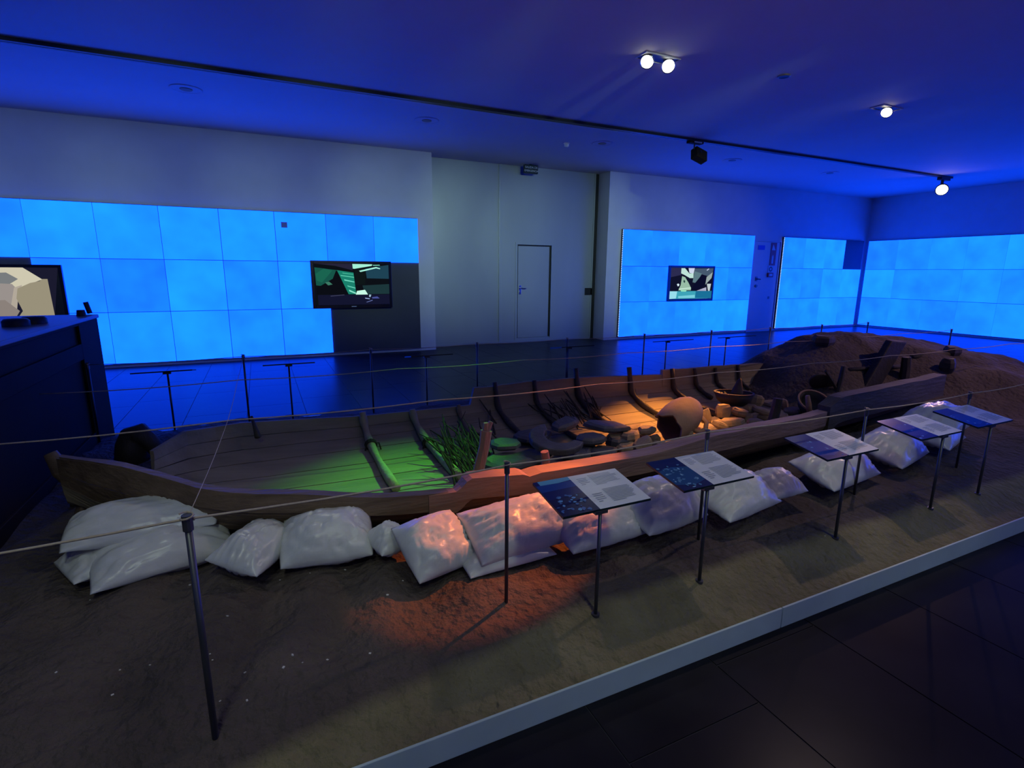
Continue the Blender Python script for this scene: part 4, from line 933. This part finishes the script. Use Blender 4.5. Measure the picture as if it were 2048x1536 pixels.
# ------------------------------------------------------------------ information stands
def text_lines(u0, u1, v0, v1, n, col, seed, ragged=0.35):
    rnd = random.Random(seed); out = []; h = (v1-v0)/n
    for k in range(n):
        v = v0+h*k; e = u1 if k < n-1 else u0+(u1-u0)*0.5; e -= (u1-u0)*ragged*rnd.random()*0.5
        out.append(([(u0, v), (e, v), (e, v+h*0.42), (u0, v+h*0.42)], col))
    return out
def stand(lab, px, base, kind, grp, flip=False, xy=None):
    W_, D_, rise, z0, y0 = 0.4345, 0.2626, 0.043, 0.6565, 1.652
    x_ = px
    yp = 1.66 if not flip else 5.33
    s = 1 if not flip else -1
    zb_ = sand_z(base, yp)
    root = empty('information_stand', (base, yp, zb_), lab, 'information stand', grp)
    xl = x_
    def W(u, v, k=0.0):   # u along the board 0..1, v 0 far edge .. 1 near edge
        if not flip: return Vector((xl+W_*u, y0+D_*(1-v), z0+rise*(1-v)+k))
        return Vector((xl+W_*(1-u), 5.33+0.02-D_*(1-v), 0.735+rise*(1-v)+k))
    th = 0.010
    pn = MB().add([W(0,0), W(1,0), W(1,1), W(0,1), W(0,0,-th), W(1,0,-th), W(1,1,-th), W(0,1,-th)], [(0,1,2,3),(7,6,5,4),(0,4,5,1),(1,5,6,2),(2,6,7,3),(3,7,4,0)]).build('board', 'sign_dark', root)
    rnd = random.Random(kind*17+3); sp = 0.405
    deep, mid_, lite = [((16,28,92),(24,44,120),(96,150,200)), ((18,34,78),(28,74,120),(130,180,205)), ((14,30,100),(24,54,140),(90,140,200)), ((14,30,120),(20,44,150),(120,160,230)), ((16,34,120),(24,54,150),(110,150,220))][kind]
    ph = [([(0,0),(sp,0),(sp,1),(0,1)], deep)]
    if kind == 0: ph += [([(0.05,0),(sp,0),(sp,0.10),(0.25,0.13),(0.05,0.12)], (96,160,196)), ([(0,0.12),(0.05,0.12),(0.25,0.14),(sp,0.12),(sp,0.30),(0,0.32)], (26,60,140)), ([(0,0.55),(sp,0.5),(sp,1),(0,1)], (14,22,70))]
    else: ph += [([(0,0.35),(0.2,0.28),(sp,0.35),(sp,0.8),(0.2,0.9),(0,0.8)], mid_)]
    for k in range(34 if kind < 2 else 8):
        u, v = rnd.uniform(0.02, sp-0.05), rnd.uniform(0.5 if kind == 0 else 0.25, 0.95); a, b_ = rnd.uniform(.008, .03), rnd.uniform(.012, .04); c = tuple(int(lite[i]*f_+deep[i]*(1-f_)) for i in range(3) for f_ in (1,)) if k % 3 == 0 else tuple((lite[i]+mid_[i])//2 for i in range(3))
        ph.append(([(u-a, v), (u, v-b_), (u+a, v-b_*.3), (u+a*.6, v+b_*.7), (u-a*.4, v+b_)], c))
    # the deep print layers stay inside the photo field
    ph = [([(min(sp, max(0, u)), min(1, max(0, v))) for u, v in pts], c) for pts, c in ph]
    picture('photo_print', ph, 'printed', pn, lambda u, v: W(u, v, 0.0006), 0.00006, (0,0,1))
    white = (214,222,226); grey = (150,160,170)
    tx = [([(sp,0),(1,0),(1,1),(sp,1)], white)]
    tx += text_lines(sp+0.06, sp+0.18, 0.12, 0.34, 5, grey, kind*5+1) + text_lines(sp+0.21, 0.94, 0.07, 0.40, 9, grey, kind*5+2) + text_lines(sp+0.06, sp+0.18, 0.60, 0.86, 5, grey, kind*5+3) + text_lines(sp+0.21, 0.94, 0.52, 0.90, 10, grey, kind*5+4)
    picture('text_print', tx, 'printed', pn, lambda u, v: W(u, v, 0.0006), 0.00006, (0,0,1))
    yt = yp; zt_ = z0+rise*max(0.0, (yp-y0)/D_)-th if not flip else 0.735-th+0.004
    MB().tube([(base, yp, zb_-0.05), (base, yp, zt_)], 0.0082, 10).build('post', 'rod', root, smooth=True)
    MB().tube([(base, yp, zb_-0.02), (base, yp, zb_+0.006)], 0.018, 14).build('foot', 'rod', root)
    MB().box((base-0.03, yp-0.012, zt_-0.012), (base+0.03, yp+0.04*s, zt_+0.002)).build('bracket', 'rod', root)
    return root
sl = ['information stand nearest the viewer, its photo with a pale blue top edge', 'second information stand from the left, its photo speckled pale blue', 'third information stand from the left, with a plain deep blue photo strip', 'fourth information stand from the left', 'farthest right information stand of the near row']
for k, (blx, bx_) in enumerate(((1.008, 1.189), (1.628, 1.776), (2.598, 2.77), (3.438, 3.686), (4.059, 4.24))): stand(sl[k], blx, bx_, k, 'near row of information stands')
fl_ = ['far information stand beside the dark module, seen edge-on', 'far information stand behind the green-lit side, seen edge-on', 'far information stand before the bare wall strip, seen edge-on', 'far information stand before the wicket door, seen edge-on', 'far information stand before the middle light wall, seen edge-on', 'far information stand near the white service door, seen edge-on']
for k, (xl_, bx_) in enumerate(((-1.00, -0.78), (-0.03, 0.19), (1.30, 1.52), (3.02, 3.25), (4.53, 4.74), (5.66, 5.80))): stand(fl_[k], xl_, bx_, k % 5, 'far row of information stands', True)

# ------------------------------------------------------------------ dark display module at the left
md = empty('display_module', (-2.4, 4.1, 0), 'large dark display module with a pale top, behind the bow', 'display module')
mx, mt = -1.295, 1.213
ye = 5.69
MB().box((-3.45, 2.5, 0.0), (mx-0.02, ye-0.02, mt-0.03)).build('body', 'module_dark', md)
m_ = MB(); m_.box((mx-0.02, 5.15, 0.0), (mx, ye, mt-0.03)); m_.box((mx-0.02, 2.5, 0.0), (mx, 3.1, mt-0.03)); m_.box((mx-0.02, 3.1, 0.90), (mx, 5.15, mt-0.19)); m_.box((mx-0.02, 3.1, mt-0.05), (mx, 5.15, mt-0.03)); m_.box((mx-0.02, 3.1, 0.0), (mx, 5.15, 0.30)); m_.build('side_frame', 'module_dark', md, bevel=0.004)
MB().box((-3.47, 2.48, mt-0.03), (mx+0.012, ye+0.012, mt)).build('top_panel', 'module_top', md, bevel=0.006)
for (px, py) in ((33, 652), (69, 647)):
    p = atz(px, py, mt); MB().lathe([(0.075, 0.0), (0.075, 0.035), (0.06, 0.05), (0.0, 0.052)], 18, Matrix.Translation(p)).build('knob', 'door_dark', md, smooth=True)
p = atz(163, 632, mt); MB().tube([p, p+Vector((0,0,0.05))], [0.035, 0.028], 12).build('knob', 'door_dark', md)
p = atz(180, 627, mt); MB().tube([p, p+Vector((-0.02,0,0.10))], 0.02, 8).build('lever', 'door_dark', md)
# low dark plinth block under the bow
c_ = atz(215, 985, 0.25)
o = blob((c_.x, c_.y, 0.24), (0.22, 0.16, 0.26), 512, False, 'wood_dark', 'support_block', 0.2); tag(o, 'dark block propping the bow above the uppermost sandbag', 'support block')

# tidy helper properties
for o in bpy.data.objects:
    if '_org' in o: del o['_org']
